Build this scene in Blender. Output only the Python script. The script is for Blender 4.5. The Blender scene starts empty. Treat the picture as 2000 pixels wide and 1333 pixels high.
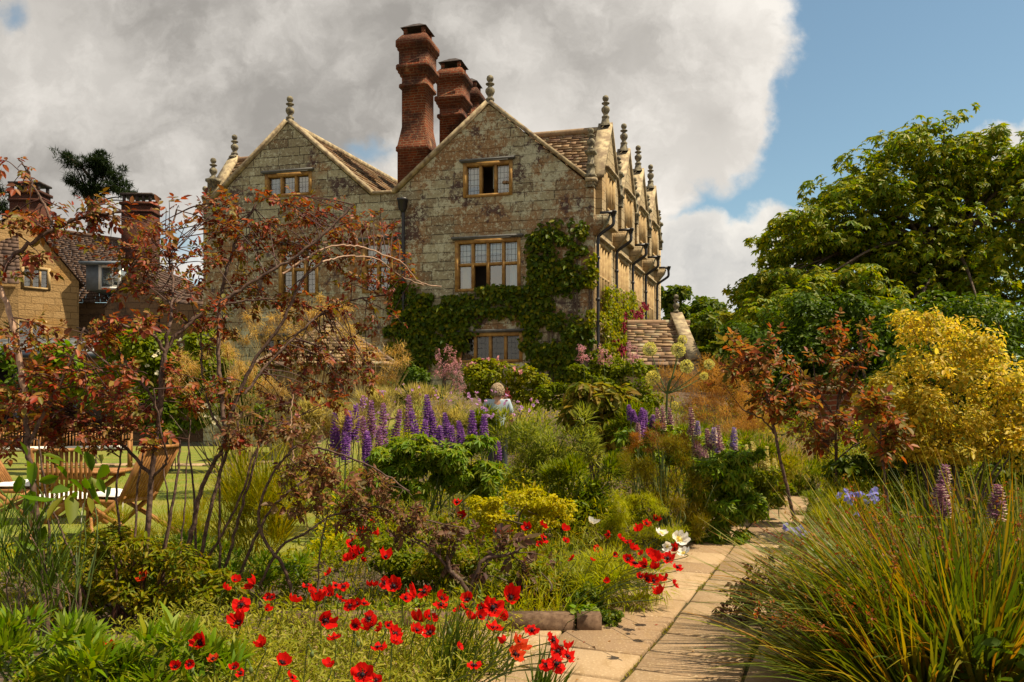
import bpy, math, random
import numpy as np
from mathutils import Vector, Matrix
from mathutils.geometry import tessellate_polygon
rng = np.random.default_rng(7); random.seed(7)
sc = bpy.context.scene; COL = sc.collection

# ------------------------------------------------------------------ camera, sky, sun, exposure
F, EYE, HY = 1574.0, 1.5, 800.0          # focal length in photo pixels, eye height, horizon row
cam = bpy.data.cameras.new('camera'); camo = bpy.data.objects.new('camera', cam); COL.objects.link(camo)
camo.location = (0, 0, EYE); camo.rotation_euler = (math.radians(90), 0, 0)
cam.sensor_width = 36; cam.lens = F/2000*36; cam.shift_y = 0.0668; cam.clip_end = 3000; cam.clip_start = .05
sc.camera = camo
sc.view_settings.view_transform = 'Standard'; sc.view_settings.look = 'None'
sc.view_settings.exposure = 0.66; sc.view_settings.gamma = 1.0
SUN = Vector((.52, -.095, .85)).normalized()
SUN_EL = math.asin(SUN.z); SUN_AZ = math.atan2(SUN.x, SUN.y)
sun = bpy.data.lights.new('sun', 'SUN'); sun.energy = 5.0; sun.angle = math.radians(.5); sun.color = (1, .85, .62)
suno = bpy.data.objects.new('sun', sun); COL.objects.link(suno); suno.location = SUN*80
suno.rotation_euler = SUN.to_track_quat('Z', 'Y').to_euler()

def lk(nt, a, b): nt.links.new(a, b)
def nd(nt, typ, **kw):
    n = nt.nodes.new(typ)
    for k, v in kw.items():
        if k.startswith('i_'):
            key = k[2:]; key = int(key) if key.isdigit() else key
            s = n.inputs[key]
            if hasattr(v, 'is_output'): lk(nt, v, s)
            else: s.default_value = v
        else: setattr(n, k, v)
    return n
def math_(nt, op, a, b=0.0, c=0.0, clamp=False):
    n = nt.nodes.new('ShaderNodeMath'); n.operation = op; n.use_clamp = clamp
    for i, v in enumerate((a, b, c)):
        if hasattr(v, 'is_output'): lk(nt, v, n.inputs[i])
        else: n.inputs[i].default_value = v
    return n.outputs[0]
def mixc(nt, fac, a, b, bt='MIX'):
    n = nt.nodes.new('ShaderNodeMix'); n.data_type = 'RGBA'; n.blend_type = bt
    for s, v in ((n.inputs[0], fac), (n.inputs[6], a), (n.inputs[7], b)):
        if hasattr(v, 'is_output'): lk(nt, v, s)
        else: s.default_value = v if not isinstance(v, tuple) or len(v) == 4 else (*v, 1)
    return n.outputs[2]
def ss(nt, x, a, b):
    n = nt.nodes.new('ShaderNodeMapRange'); n.interpolation_type = 'SMOOTHSTEP'
    lk(nt, x, n.inputs[0]); n.inputs[1].default_value = a; n.inputs[2].default_value = b
    return n.outputs[0]

world = bpy.data.worlds.new('World'); sc.world = world; world.use_nodes = True
nt = world.node_tree; nt.nodes.clear()
tc = nd(nt, 'ShaderNodeTexCoord'); sep = nd(nt, 'ShaderNodeSeparateXYZ', i_0=tc.outputs['Generated'])
sky = nd(nt, 'ShaderNodeTexSky', sky_type='NISHITA', sun_disc=False, sun_elevation=SUN_EL, sun_rotation=SUN_AZ)
sky.air_density = 1.0; sky.dust_density = .6; sky.ozone_density = 1.2
yy = math_(nt, 'MAXIMUM', sep.outputs[1], .06)
pq = nd(nt, 'ShaderNodeCombineXYZ', i_0=math_(nt, 'DIVIDE', sep.outputs[0], yy), i_1=math_(nt, 'DIVIDE', sep.outputs[2], yy))
n1 = nd(nt, 'ShaderNodeTexNoise', i_Vector=pq.outputs[0], i_Scale=5.0, i_Detail=9.0, i_Roughness=.58)
n2 = nd(nt, 'ShaderNodeTexNoise', i_Vector=pq.outputs[0], i_Scale=17.0, i_Detail=8.0, i_Roughness=.6)
dis = nd(nt, 'ShaderNodeVectorMath', operation='SUBTRACT', i_0=n1.outputs['Color'], i_1=(.5, .5, .5))
dis2 = nd(nt, 'ShaderNodeVectorMath', operation='SUBTRACT', i_0=n2.outputs['Color'], i_1=(.5, .5, .5))
a1 = nd(nt, 'ShaderNodeVectorMath', operation='SCALE', i_0=dis.outputs[0]); a1.inputs[3].default_value = .13
a2 = nd(nt, 'ShaderNodeVectorMath', operation='SCALE', i_0=dis2.outputs[0]); a2.inputs[3].default_value = .05
w1 = nd(nt, 'ShaderNodeVectorMath', operation='ADD', i_0=pq.outputs[0], i_1=a1.outputs[0])
wp = nd(nt, 'ShaderNodeVectorMath', operation='ADD', i_0=w1.outputs[0], i_1=a2.outputs[0])
ws = nd(nt, 'ShaderNodeSeparateXYZ', i_0=wp.outputs[0])
def cloudfield(blobs):                     # cloud banks as directions in the sky (photo-measured tangents)
    f = None
    for px, py, rx, ry in blobs:
        dx = math_(nt, 'DIVIDE', math_(nt, 'SUBTRACT', ws.outputs[0], (px-1000)/F), rx/F)
        dy = math_(nt, 'DIVIDE', math_(nt, 'SUBTRACT', ws.outputs[1], (HY-py)/F), ry/F)
        r = math_(nt, 'SQRT', math_(nt, 'ADD', math_(nt, 'MULTIPLY', dx, dx), math_(nt, 'MULTIPLY', dy, dy)))
        v = math_(nt, 'MULTIPLY', math_(nt, 'SUBTRACT', 1.0, r), min(rx, ry)/F)
        f = v if f is None else math_(nt, 'MAXIMUM', f, v)
    return f
fA = cloudfield([(300, -60, 1250, 620), (900, 30, 620, 420), (1300, 60, 265, 250), (1370, 230, 150, 165), (1390, 355, 45, 60), (1150, 330, 220, 190), (1120, -500, 420, 520)])
fB = cloudfield([(1530, 455, 95, 62), (1490, 530, 190, 100), (1350, 520, 120, 95), (1300, 560, 150, 130), (1620, 490, 90, 60), (1940, 300, 95, 55), (2080, 300, 110, 70), (2350, 330, 200, 110)])
hole = cloudfield([(705, 300, 60, 34), (345, 475, 75, 36), (15, 15, 40, 30)])
mA = ss(nt, fA, -.004, .022); mB = ss(nt, fB, -.003, .014)
mH = ss(nt, hole, -.006, .02)
mA2 = math_(nt, 'MULTIPLY', mA, math_(nt, 'SUBTRACT', 1.0, math_(nt, 'MULTIPLY', mH, .75)))
n3 = nd(nt, 'ShaderNodeTexNoise', i_Vector=wp.outputs[0], i_Scale=4.2, i_Detail=8.0, i_Roughness=.55)
n4 = nd(nt, 'ShaderNodeTexNoise', i_Vector=wp.outputs[0], i_Scale=11.0, i_Detail=8.0, i_Roughness=.6)
rimA = math_(nt, 'SUBTRACT', 1.0, ss(nt, fA, .02, .16))
bri = math_(nt, 'ADD', math_(nt, 'MULTIPLY', ss(nt, n3.outputs[0], .40, .61), .42), math_(nt, 'MULTIPLY', ss(nt, n4.outputs[0], .42, .72), .30))
briA = math_(nt, 'ADD', math_(nt, 'ADD', bri, math_(nt, 'MULTIPLY', ss(nt, ws.outputs[0], -.15, .25), .22)), math_(nt, 'MULTIPLY', rimA, .38), clamp=True)
cA = mixc(nt, briA, (3.5, 3.28, 3.0), (9.0, 8.5, 7.8))
briB = math_(nt, 'ADD', math_(nt, 'MULTIPLY', ss(nt, n4.outputs[0], .35, .65), .5), math_(nt, 'MULTIPLY', math_(nt, 'SUBTRACT', 1.0, ss(nt, fB, .0, .06)), .55), clamp=True)
cB = mixc(nt, briB, (5.4, 5.3, 5.1), (8.8, 8.4, 7.7))
skyc = mixc(nt, 1.0, sky.outputs[0], (1.3, 1.38, 1.18), 'MULTIPLY')
c = mixc(nt, mB, skyc, cB); c = mixc(nt, mA2, c, cA)
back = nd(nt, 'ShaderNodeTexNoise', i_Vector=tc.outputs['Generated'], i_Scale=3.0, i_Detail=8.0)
cb = mixc(nt, ss(nt, back.outputs[0], .32, .46), skyc, (6.2, 5.8, 5.2))  # unseen clouds behind the camera, brightened to fill the camera-facing sides
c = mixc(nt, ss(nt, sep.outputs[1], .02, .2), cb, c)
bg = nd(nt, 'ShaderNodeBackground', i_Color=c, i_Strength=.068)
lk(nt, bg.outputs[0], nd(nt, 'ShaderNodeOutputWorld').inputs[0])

# ------------------------------------------------------------------ helpers
def P(px, py, D): return np.array([(px-1000)/F*D, D, EYE+(HY-py)/F*D])
def sst(a, b, x):
    t = np.clip((x-a)/(b-a), 0, 1); return t*t*(3-2*t)
def gz(x, y): return 1.9*sst(13, 24, y)*sst(-6.5, -2.5, x) + .12*sst(7, 14, y)
def unit(v): return v/np.maximum(np.linalg.norm(v, axis=-1, keepdims=True), 1e-9)
def rv(n): return unit(rng.normal(size=(n, 3)))
class MB:
    def __init__(s): s.v = []; s.f = []; s.n = 0; s.m = []
    def add(s, v, f, mi=0):
        v = np.asarray(v, float); s.v.append(v); s.f.append((np.asarray(f, int)+s.n, mi)); s.n += len(v)
    def box(s, c, size, R=None):
        x, y, z = np.array(size)/2
        v = np.array([(-x,-y,-z),(x,-y,-z),(x,y,-z),(-x,y,-z),(-x,-y,z),(x,-y,z),(x,y,z),(-x,y,z)])
        if R is not None: v = v@np.array(R).T
        s.add(v+np.array(c), HEX)
    def hexa(s, v, mi=0): s.add(v, HEX, mi)
    def bar(s, a, b, w, h, up=(0, 0, 1)):
        a = np.array(a, float); b = np.array(b, float); d = unit(b-a); u = np.array(up, float)
        sd = np.cross(d, u)
        if np.linalg.norm(sd) < 1e-3: sd = np.cross(d, (1, 0, 0))
        sd = unit(sd); u = np.cross(sd, d); v = []
        for p in (a, b):
            for q, r in ((-1,-1),(1,-1),(1,1),(-1,1)): v.append(p+sd*w/2*q+u*h/2*r)
        s.add(v, HEX)
    def tube(s, pts, rad, n=6):
        pts = np.asarray(pts, float); k = len(pts); rad = np.broadcast_to(rad, k)
        tg = unit(np.gradient(pts, axis=0)); ref = np.array((.3, .9, .2)); 
        a = unit(np.cross(tg, ref)); b = np.cross(tg, a); an = np.arange(n)*2*np.pi/n
        v = (pts[:, None]+rad[:, None, None]*(a[:, None]*np.cos(an)[None, :, None]+b[:, None]*np.sin(an)[None, :, None])).reshape(-1, 3)
        i = np.arange(k-1)[:, None]*n; j = np.arange(n)[None]; j2 = (j+1) % n
        s.add(v, np.stack([i+j, i+j2, i+n+j2, i+n+j], -1).reshape(-1, 4))
    def lathe(s, c, prof, n=12, sx=1, mi=0, rot=0):
        an = np.arange(n)*2*np.pi/n+rot; v = []
        for r, z in prof: v += [(c[0]+r*np.cos(t)*sx, c[1]+r*np.sin(t), c[2]+z) for t in an]
        f = [(i*n+j, i*n+(j+1) % n, (i+1)*n+(j+1) % n, (i+1)*n+j) for i in range(len(prof)-1) for j in range(n)]
        s.add(v, f, mi)
    def mesh(s, name, mats, uv=False, smooth=False):
        me = bpy.data.meshes.new(name); v = np.concatenate(s.v) if s.v else np.zeros((0, 3))
        loops = np.concatenate([f.ravel() for f, _ in s.f]); sizes = np.concatenate([np.full(len(f), f.shape[1]) for f, _ in s.f])
        me.vertices.add(len(v)); me.vertices.foreach_set('co', v.astype(np.float32).ravel())
        me.loops.add(len(loops)); me.loops.foreach_set('vertex_index', loops.astype(np.int32))
        st = np.concatenate([[0], np.cumsum(sizes)[:-1]])
        me.polygons.add(len(sizes)); me.polygons.foreach_set('loop_start', st.astype(np.int32)); me.polygons.foreach_set('loop_total', sizes.astype(np.int32))
        mi = np.concatenate([np.full(len(f), m) for f, m in s.f])
        me.polygons.foreach_set('material_index', mi.astype(np.int32))
        if smooth: me.polygons.foreach_set('use_smooth', np.ones(len(sizes), bool))
        me.update(calc_edges=True)
        for m in (mats if isinstance(mats, (list, tuple)) else [mats]): me.materials.append(m)
        if uv:
            u = me.uv_layers.new(name='UVMap'); nr = np.zeros(len(sizes)*3, np.float32); me.polygons.foreach_get('normal', nr); nr = nr.reshape(-1, 3)
            fi = np.repeat(np.arange(len(sizes)), sizes); p = v[loops]; n_ = nr[fi]
            flat = np.abs(n_[:, 2]) > .93
            t = np.stack([-n_[:, 1], n_[:, 0], 0*n_[:, 0]], -1); t[flat] = (1, 0, 0); t = unit(t); b = np.cross(n_, t)
            b = np.where(b[:, 2:3] < 0, -b, b)
            uvs = np.stack([(p*t).sum(1), np.where(flat, p[:, 1], (p*b).sum(1))], -1)
            u.data.foreach_set('uv', uvs.astype(np.float32).ravel())
        return me
HEX = np.array([(0,3,2,1),(4,5,6,7),(0,1,5,4),(1,2,6,5),(2,3,7,6),(3,0,4,7)])
def link(name, me, parent=None):
    o = bpy.data.objects.new(name, me); COL.objects.link(o)
    if parent is not None:
        o.parent = parent
        if parent.type == 'EMPTY': o.matrix_parent_inverse = Matrix.Translation(-parent.location)
    return o
def obj(name, mb, mats, parent=None, uv=False, smooth=False): return link(name, mb.mesh(name, mats, uv, smooth), parent)
def tag(o, label, cat, group=None, kind=None):
    if label: o['label'] = label
    if cat: o['category'] = cat
    if group: o['group'] = group
    if kind: o['kind'] = kind
    return o
def thing(name, label, cat, loc=(0, 0, 0), group=None):
    o = bpy.data.objects.new(name, None); COL.objects.link(o); o.location = tuple(float(a) for a in loc); o.empty_display_size = .1
    return tag(o, label, cat, group)
def dup(root, loc, rot=None, scale=None):
    r = root.copy(); COL.objects.link(r); r.location = tuple(float(a) for a in loc)
    if rot is not None: r.rotation_euler = rot
    if scale is not None: r.scale = (scale,)*3
    for ch in root.children:
        c_ = ch.copy(); COL.objects.link(c_); c_.parent = r
        for g_ in ch.children:
            d_ = g_.copy(); COL.objects.link(d_); d_.parent = c_
    return r
def smooth_line(pts, k=6):
    p = np.asarray(pts, float)
    if len(p) < 3: return np.array([p[0]+(p[-1]-p[0])*t for t in np.linspace(0, 1, k)])
    q = np.vstack([2*p[0]-p[1], p, 2*p[-1]-p[-2]]); out = []
    for i in range(1, len(q)-2):
        for t in np.arange(k)/k:
            out.append(.5*((2*q[i])+(-q[i-1]+q[i+1])*t+(2*q[i-1]-5*q[i]+4*q[i+1]-q[i+2])*t*t+(-q[i-1]+3*q[i]-3*q[i+1]+q[i+2])*t**3))
    return np.array(out+[p[-1]])

# ------------------------------------------------------------------ materials
def mat(name): 
    m = bpy.data.materials.new(name); m.use_nodes = True; m.node_tree.nodes.clear(); return m, m.node_tree
def out(nt, s): lk(nt, s, nd(nt, 'ShaderNodeOutputMaterial').inputs[0])
def ramp(nt, fac, cols):
    r = nd(nt, 'ShaderNodeValToRGB', i_0=fac); e = r.color_ramp.elements
    n = len(cols)
    while len(e) < n: e.new(.5)
    for i, c_ in enumerate(cols): e[i].position = i/(n-1) if n > 1 else 0; e[i].color = (*c_, 1)
    return r.outputs[0]
def leafmat(name, cols, trans=.33, rough=.5, spec=.35, sat=1.2, val=1.36):
    fl_ = any(w in name for w in ('petal', 'flower', 'floret', 'crimson')); tint = (1.3, 1.3, 1.25) if fl_ else (1.5, 1.45, .7)
    if fl_ and val == 1.36: sat, val = 1.0, 1.12
    spec *= .5; rough = max(rough, .5); trans = min(.5, trans+.10)
    m, nt = mat(name); g = nd(nt, 'ShaderNodeNewGeometry')
    c = ramp(nt, g.outputs['Random Per Island'], cols)
    no = nd(nt, 'ShaderNodeTexNoise', i_Vector=nd(nt, 'ShaderNodeTexCoord').outputs['Object'], i_Scale=2.3, i_Detail=3.0)
    c = mixc(nt, math_(nt, 'MULTIPLY', ss(nt, no.outputs[0], .35, .7), .45), c, mixc(nt, 1.0, c, (1.45, 1.25, .8), 'MULTIPLY'))
    c = nd(nt, 'ShaderNodeHueSaturation', i_Saturation=sat, i_Value=val, i_Color=c).outputs[0]
    b = nd(nt, 'ShaderNodeBsdfPrincipled', i_0=c, i_Roughness=rough); b.inputs['Specular IOR Level'].default_value = spec
    t = nd(nt, 'ShaderNodeBsdfTranslucent', i_0=mixc(nt, 1.0, c, tint, 'MULTIPLY'))
    mx = nd(nt, 'ShaderNodeMixShader', i_0=trans); lk(nt, b.outputs[0], mx.inputs[1]); lk(nt, t.outputs[0], mx.inputs[2])
    out(nt, mx.outputs[0]); return m
def plain(name, col, rough=.7, spec=.3, noise=0, nscale=8, col2=None, bump=0, metal=0):
    m, nt = mat(name); c = (*col, 1); tcn = nd(nt, 'ShaderNodeTexCoord')
    b = nd(nt, 'ShaderNodeBsdfPrincipled', i_Roughness=rough, i_Metallic=metal); b.inputs['Specular IOR Level'].default_value = spec
    if col2 is not None or noise:
        no = nd(nt, 'ShaderNodeTexNoise', i_Vector=tcn.outputs['Object'], i_Scale=nscale, i_Detail=7.0, i_Roughness=.6)
        c2 = col2 or tuple(x*(1-noise) for x in col)
        lk(nt, mixc(nt, ss(nt, no.outputs[0], .35, .65), c, c2), b.inputs[0])
        if bump: lk(nt, nd(nt, 'ShaderNodeBump', i_Strength=bump, i_Distance=.02, i_Height=no.outputs[0]).outputs[0], b.inputs['Normal'])
    else: b.inputs[0].default_value = c
    out(nt, b.outputs[0]); return m
def island(name, cols, rough=.8, bump=.4, scale=9, spot=None):
    m, nt = mat(name); g = nd(nt, 'ShaderNodeNewGeometry'); tcn = nd(nt, 'ShaderNodeTexCoord')
    c = ramp(nt, g.outputs['Random Per Island'], cols)
    no = nd(nt, 'ShaderNodeTexNoise', i_Vector=tcn.outputs['Object'], i_Scale=scale, i_Detail=8.0, i_Roughness=.65)
    c = mixc(nt, math_(nt, 'MULTIPLY', ss(nt, no.outputs[0], .4, .7), .55), c, mixc(nt, 1.0, c, (.5, .47, .45), 'MULTIPLY'))
    if spot:
        n2 = nd(nt, 'ShaderNodeTexNoise', i_Vector=tcn.outputs['Object'], i_Scale=scale*.35, i_Detail=9.0, i_Roughness=.7)
        c = mixc(nt, ss(nt, n2.outputs[0], .55, .63), c, spot)
    b = nd(nt, 'ShaderNodeBsdfPrincipled', i_0=c, i_Roughness=rough); b.inputs['Specular IOR Level'].default_value = .25
    lk(nt, nd(nt, 'ShaderNodeBump', i_Strength=bump, i_Distance=.02, i_Height=no.outputs[0]).outputs[0], b.inputs['Normal'])
    out(nt, b.outputs[0]); return m
def stone(name, c1, c2, mortar, stain, lichen, dark, bw=.8, rh=.32, lich=(.52, .60), drk=(.56, .64), stn=(.5, .62), msz=.014, fine2=0):
    m, nt = mat(name); uv = nd(nt, 'ShaderNodeUVMap'); tcn = nd(nt, 'ShaderNodeTexCoord')
    wn = nd(nt, 'ShaderNodeTexNoise', i_Vector=tcn.outputs['Object'], i_Scale=3.0, i_Detail=4.0)
    wv = nd(nt, 'ShaderNodeVectorMath', operation='SCALE', i_0=wn.outputs['Color']); wv.inputs[3].default_value = .06
    uvw = nd(nt, 'ShaderNodeVectorMath', operation='ADD', i_0=uv.outputs[0], i_1=wv.outputs[0])
    br = nd(nt, 'ShaderNodeTexBrick', i_Vector=uvw.outputs[0], i_Color1=(*c1, 1), i_Color2=(*c2, 1), i_Mortar=(*mortar, 1), i_Scale=1.0)
    br.inputs['Mortar Size'].default_value = msz; br.inputs['Brick Width'].default_value = bw; br.inputs['Row Height'].default_value = rh
    br.inputs['Mortar Smooth'].default_value = .3; br.offset = .43; br.squash = 1.3; br.squash_frequency = 3
    def nz(s, off, d=9.0, r=.62):
        mp = nd(nt, 'ShaderNodeVectorMath', operation='ADD', i_0=tcn.outputs['Object'], i_1=(off, off*1.7, off*.6))
        return nd(nt, 'ShaderNodeTexNoise', i_Vector=mp.outputs[0], i_Scale=s, i_Detail=d, i_Roughness=r).outputs[0]
    c = br.outputs[0]
    c = mixc(nt, math_(nt, 'MULTIPLY', ss(nt, nz(.42, 3.1, 6.0), *stn), .8), c, stain)
    c = mixc(nt, math_(nt, 'MULTIPLY', ss(nt, nz(.75, 11.0, 10.0, .7), *drk), .85), c, dark)
    c = mixc(nt, math_(nt, 'MULTIPLY', ss(nt, nz(1.3, 23.0, 12.0, .78), *lich), .8), c, lichen)
    c = mixc(nt, math_(nt, 'MULTIPLY', ss(nt, nz(6.5, 31.0, 8.0, .7), lich[0]+.06, lich[1]+.06), .75), c, lichen)
    if fine2:
        c = mixc(nt, math_(nt, 'MULTIPLY', ss(nt, nz(9.0, 41.0, 9.0, .75), .54, .60), .8), c, lichen); c = mixc(nt, math_(nt, 'MULTIPLY', ss(nt, nz(11.0, 57.0, 9.0, .75), .56, .62), .75), c, dark)
    fine = nz(14.0, 5.0, 6.0)
    c = mixc(nt, math_(nt, 'MULTIPLY', ss(nt, fine, .45, .7), .4), c, mixc(nt, 1.0, c, (.55, .52, .5), 'MULTIPLY'))
    c = mixc(nt, math_(nt, 'MULTIPLY', br.outputs['Fac'], .22), c, mortar)
    b = nd(nt, 'ShaderNodeBsdfPrincipled', i_0=c, i_Roughness=.9); b.inputs['Specular IOR Level'].default_value = .15
    hgt = math_(nt, 'ADD', math_(nt, 'MULTIPLY', br.outputs['Fac'], -.7), fine)
    lk(nt, nd(nt, 'ShaderNodeBump', i_Strength=.9, i_Distance=.04, i_Height=hgt).outputs[0], b.inputs['Normal'])
    out(nt, b.outputs[0]); return m
M = {}
M['front'] = stone('lichen_stone', (.40, .375, .245), (.20, .16, .10), (.07, .058, .04), (.28, .15, .065), (.54, .54, .39), (.07, .04, .045), stn=(.47, .57), drk=(.54, .60), lich=(.535, .57), msz=.014, fine2=1)
M['side'] = stone('sandstone_side', (.43, .34, .205), (.35, .265, .155), (.20, .15, .085), (.40, .26, .12), (.58, .52, .38), (.18, .12, .08), lich=(.56, .66), drk=(.60, .70))
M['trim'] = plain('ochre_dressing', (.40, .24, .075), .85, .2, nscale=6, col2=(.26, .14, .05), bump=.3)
M['trimlit'] = plain('sunlit_dressing', (.46, .33, .16), .85, .2, nscale=5, col2=(.32, .21, .10), bump=.3)  # paler copy of the dressing for sunlit walls, sunlight put into its colour
M['coping'] = plain('coping_stone', (.44, .36, .22), .9, .15, nscale=5, col2=(.20, .15, .10), bump=.4)
M['finial'] = plain('weathered_finial', (.27, .24, .16), .9, .15, nscale=9, col2=(.09, .08, .065), bump=.5)
M['slate'] = island('stone_slate', [(.23, .14, .08), (.33, .21, .11), (.18, .105, .07), (.36, .25, .14), (.14, .09, .07)], spot=(.30, .27, .17))
M['darkslate'] = island('dark_tiles', [(.10, .062, .045), (.13, .08, .055), (.075, .05, .042), (.15, .09, .06)])
M['brick'] = stone('chimney_brick', (.24, .060, .022), (.13, .036, .018), (.26, .17, .10), (.10, .035, .022), (.34, .20, .11), (.045, .022, .018), bw=.27, rh=.10, lich=(.58, .68), drk=(.48, .60), msz=.014)
M['darkbrick'] = stone('dark_brick', (.12, .035, .02), (.08, .026, .018), (.10, .07, .05), (.07, .03, .02), (.16, .10, .06), (.03, .02, .018), bw=.23, rh=.075, lich=(.66, .76), msz=.009)
M['yellow'] = stone('golden_ashlar', (.42, .27, .12), (.34, .215, .09), (.25, .16, .07), (.40, .22, .07), (.5, .38, .18), (.2, .12, .05), bw=.7, rh=.3, lich=(.62, .74), drk=(.66, .78))
M['brownwall'] = stone('shaded_brown_stone', (.20, .12, .065), (.15, .09, .05), (.1, .06, .04), (.16, .09, .05), (.25, .18, .1), (.06, .04, .03), lich=(.62, .72))  # dark brown carries the shade on these walls in its colour
M['lead'] = plain('lead_sheet', (.14, .15, .16), .5, .5, nscale=3, col2=(.20, .21, .21), metal=.3)
M['hood'] = plain('lead_hood', (.085, .085, .085), .7, .3, nscale=4, col2=(.13, .13, .125))
M['iron'] = plain('cast_iron', (.018, .018, .024), .45, .5)
M['black'] = plain('dark_room', (.012, .010, .010), .9, .05)
M['room'] = plain('room_wall', (.10, .08, .06), .9, .05)
M['curtain'] = plain('curtain_cloth', (.62, .62, .54), .9, .1)
M['blind'] = plain('blue_blind', (.05, .12, .2), .8, .1)
M['cowl'] = plain('cowl_slab', (.07, .055, .05), .8, .2, noise=.5)
M['white'] = plain('white_paint', (.75, .74, .70), .6, .3)
M['greyblue'] = plain('grey_blue_lead', (.16, .20, .25), .6, .3, noise=.3, nscale=3)
M['fascia'] = plain('navy_fascia', (.022, .03, .05), .5, .4)
M['cedar'] = plain('cedar_board', (.26, .115, .04), .7, .25, noise=.4, nscale=5)
def wood(name, a, b):
    m, nt = mat(name); tcn = nd(nt, 'ShaderNodeTexCoord'); mp = nd(nt, 'ShaderNodeMapping', i_0=tcn.outputs['Object'], i_3=(25, 25, 3))
    no = nd(nt, 'ShaderNodeTexNoise', i_Vector=mp.outputs[0], i_Scale=1.0, i_Detail=6.0)
    bs = nd(nt, 'ShaderNodeBsdfPrincipled', i_0=mixc(nt, ss(nt, no.outputs[0], .3, .7), a, b), i_Roughness=.6); bs.inputs['Specular IOR Level'].default_value = .3
    out(nt, bs.outputs[0]); return m
M['teak'] = wood('teak', (.37, .175, .055), (.22, .09, .026))
M['cushion'] = plain('white_canvas', (.72, .70, .66), .9, .1)
M['bark'] = plain('grey_bark', (.15, .115, .085), .9, .15, nscale=20, col2=(.06, .042, .032), bump=.6)
M['rosebark'] = plain('rose_cane_bark', (.14, .085, .06), .75, .3, nscale=30, col2=(.045, .025, .02), bump=.4)
M['redcane'] = plain('red_cane', (.085, .032, .024), .6, .35, noise=.6, nscale=25)
M['palecane'] = plain('sunlit_pale_cane', (.42, .26, .17), .55, .4, noise=.35, nscale=25)
M['greenstem'] = plain('green_stem', (.10, .14, .035), .6, .3, noise=.3)
M['strawstem'] = plain('straw_stem', (.36, .27, .10), .6, .3, noise=.3)
def glassmat(name, lead, gf=.30):
    m, nt = mat(name); tr = nd(nt, 'ShaderNodeBsdfTransparent', i_0=(.75, .82, .82, 1)); gl = nd(nt, 'ShaderNodeBsdfGlossy', i_Roughness=.02, i_Color=(1, .97, .9, 1))
    tcn = nd(nt, 'ShaderNodeTexCoord'); no = nd(nt, 'ShaderNodeTexNoise', i_Vector=tcn.outputs['Object'], i_Scale=5.0)
    lk(nt, nd(nt, 'ShaderNodeBump', i_Strength=.08, i_Distance=.02, i_Height=no.outputs[0]).outputs[0], gl.inputs['Normal'])
    mx = nd(nt, 'ShaderNodeMixShader', i_0=gf); lk(nt, tr.outputs[0], mx.inputs[1]); lk(nt, gl.outputs[0], mx.inputs[2]); s = mx.outputs[0]
    if lead:
        uv = nd(nt, 'ShaderNodeSeparateXYZ', i_0=nd(nt, 'ShaderNodeUVMap').outputs[0])
        l1 = math_(nt, 'LESS_THAN', math_(nt, 'FRACT', math_(nt, 'DIVIDE', uv.outputs[0], .135)), .10)
        l2 = math_(nt, 'LESS_THAN', math_(nt, 'FRACT', math_(nt, 'DIVIDE', uv.outputs[1], .19)), .075)
        df = nd(nt, 'ShaderNodeBsdfDiffuse', i_0=(.10, .105, .11, 1)); m2 = nd(nt, 'ShaderNodeMixShader', i_0=math_(nt, 'MAXIMUM', l1, l2))
        lk(nt, s, m2.inputs[1]); lk(nt, df.outputs[0], m2.inputs[2]); s = m2.outputs[0]
    out(nt, s); return m
M['glass'] = glassmat('clear_glass', False); M['leadglass'] = glassmat('leaded_glass', True); M['dimglass'] = glassmat('dim_leaded_glass', True, .10)
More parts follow.
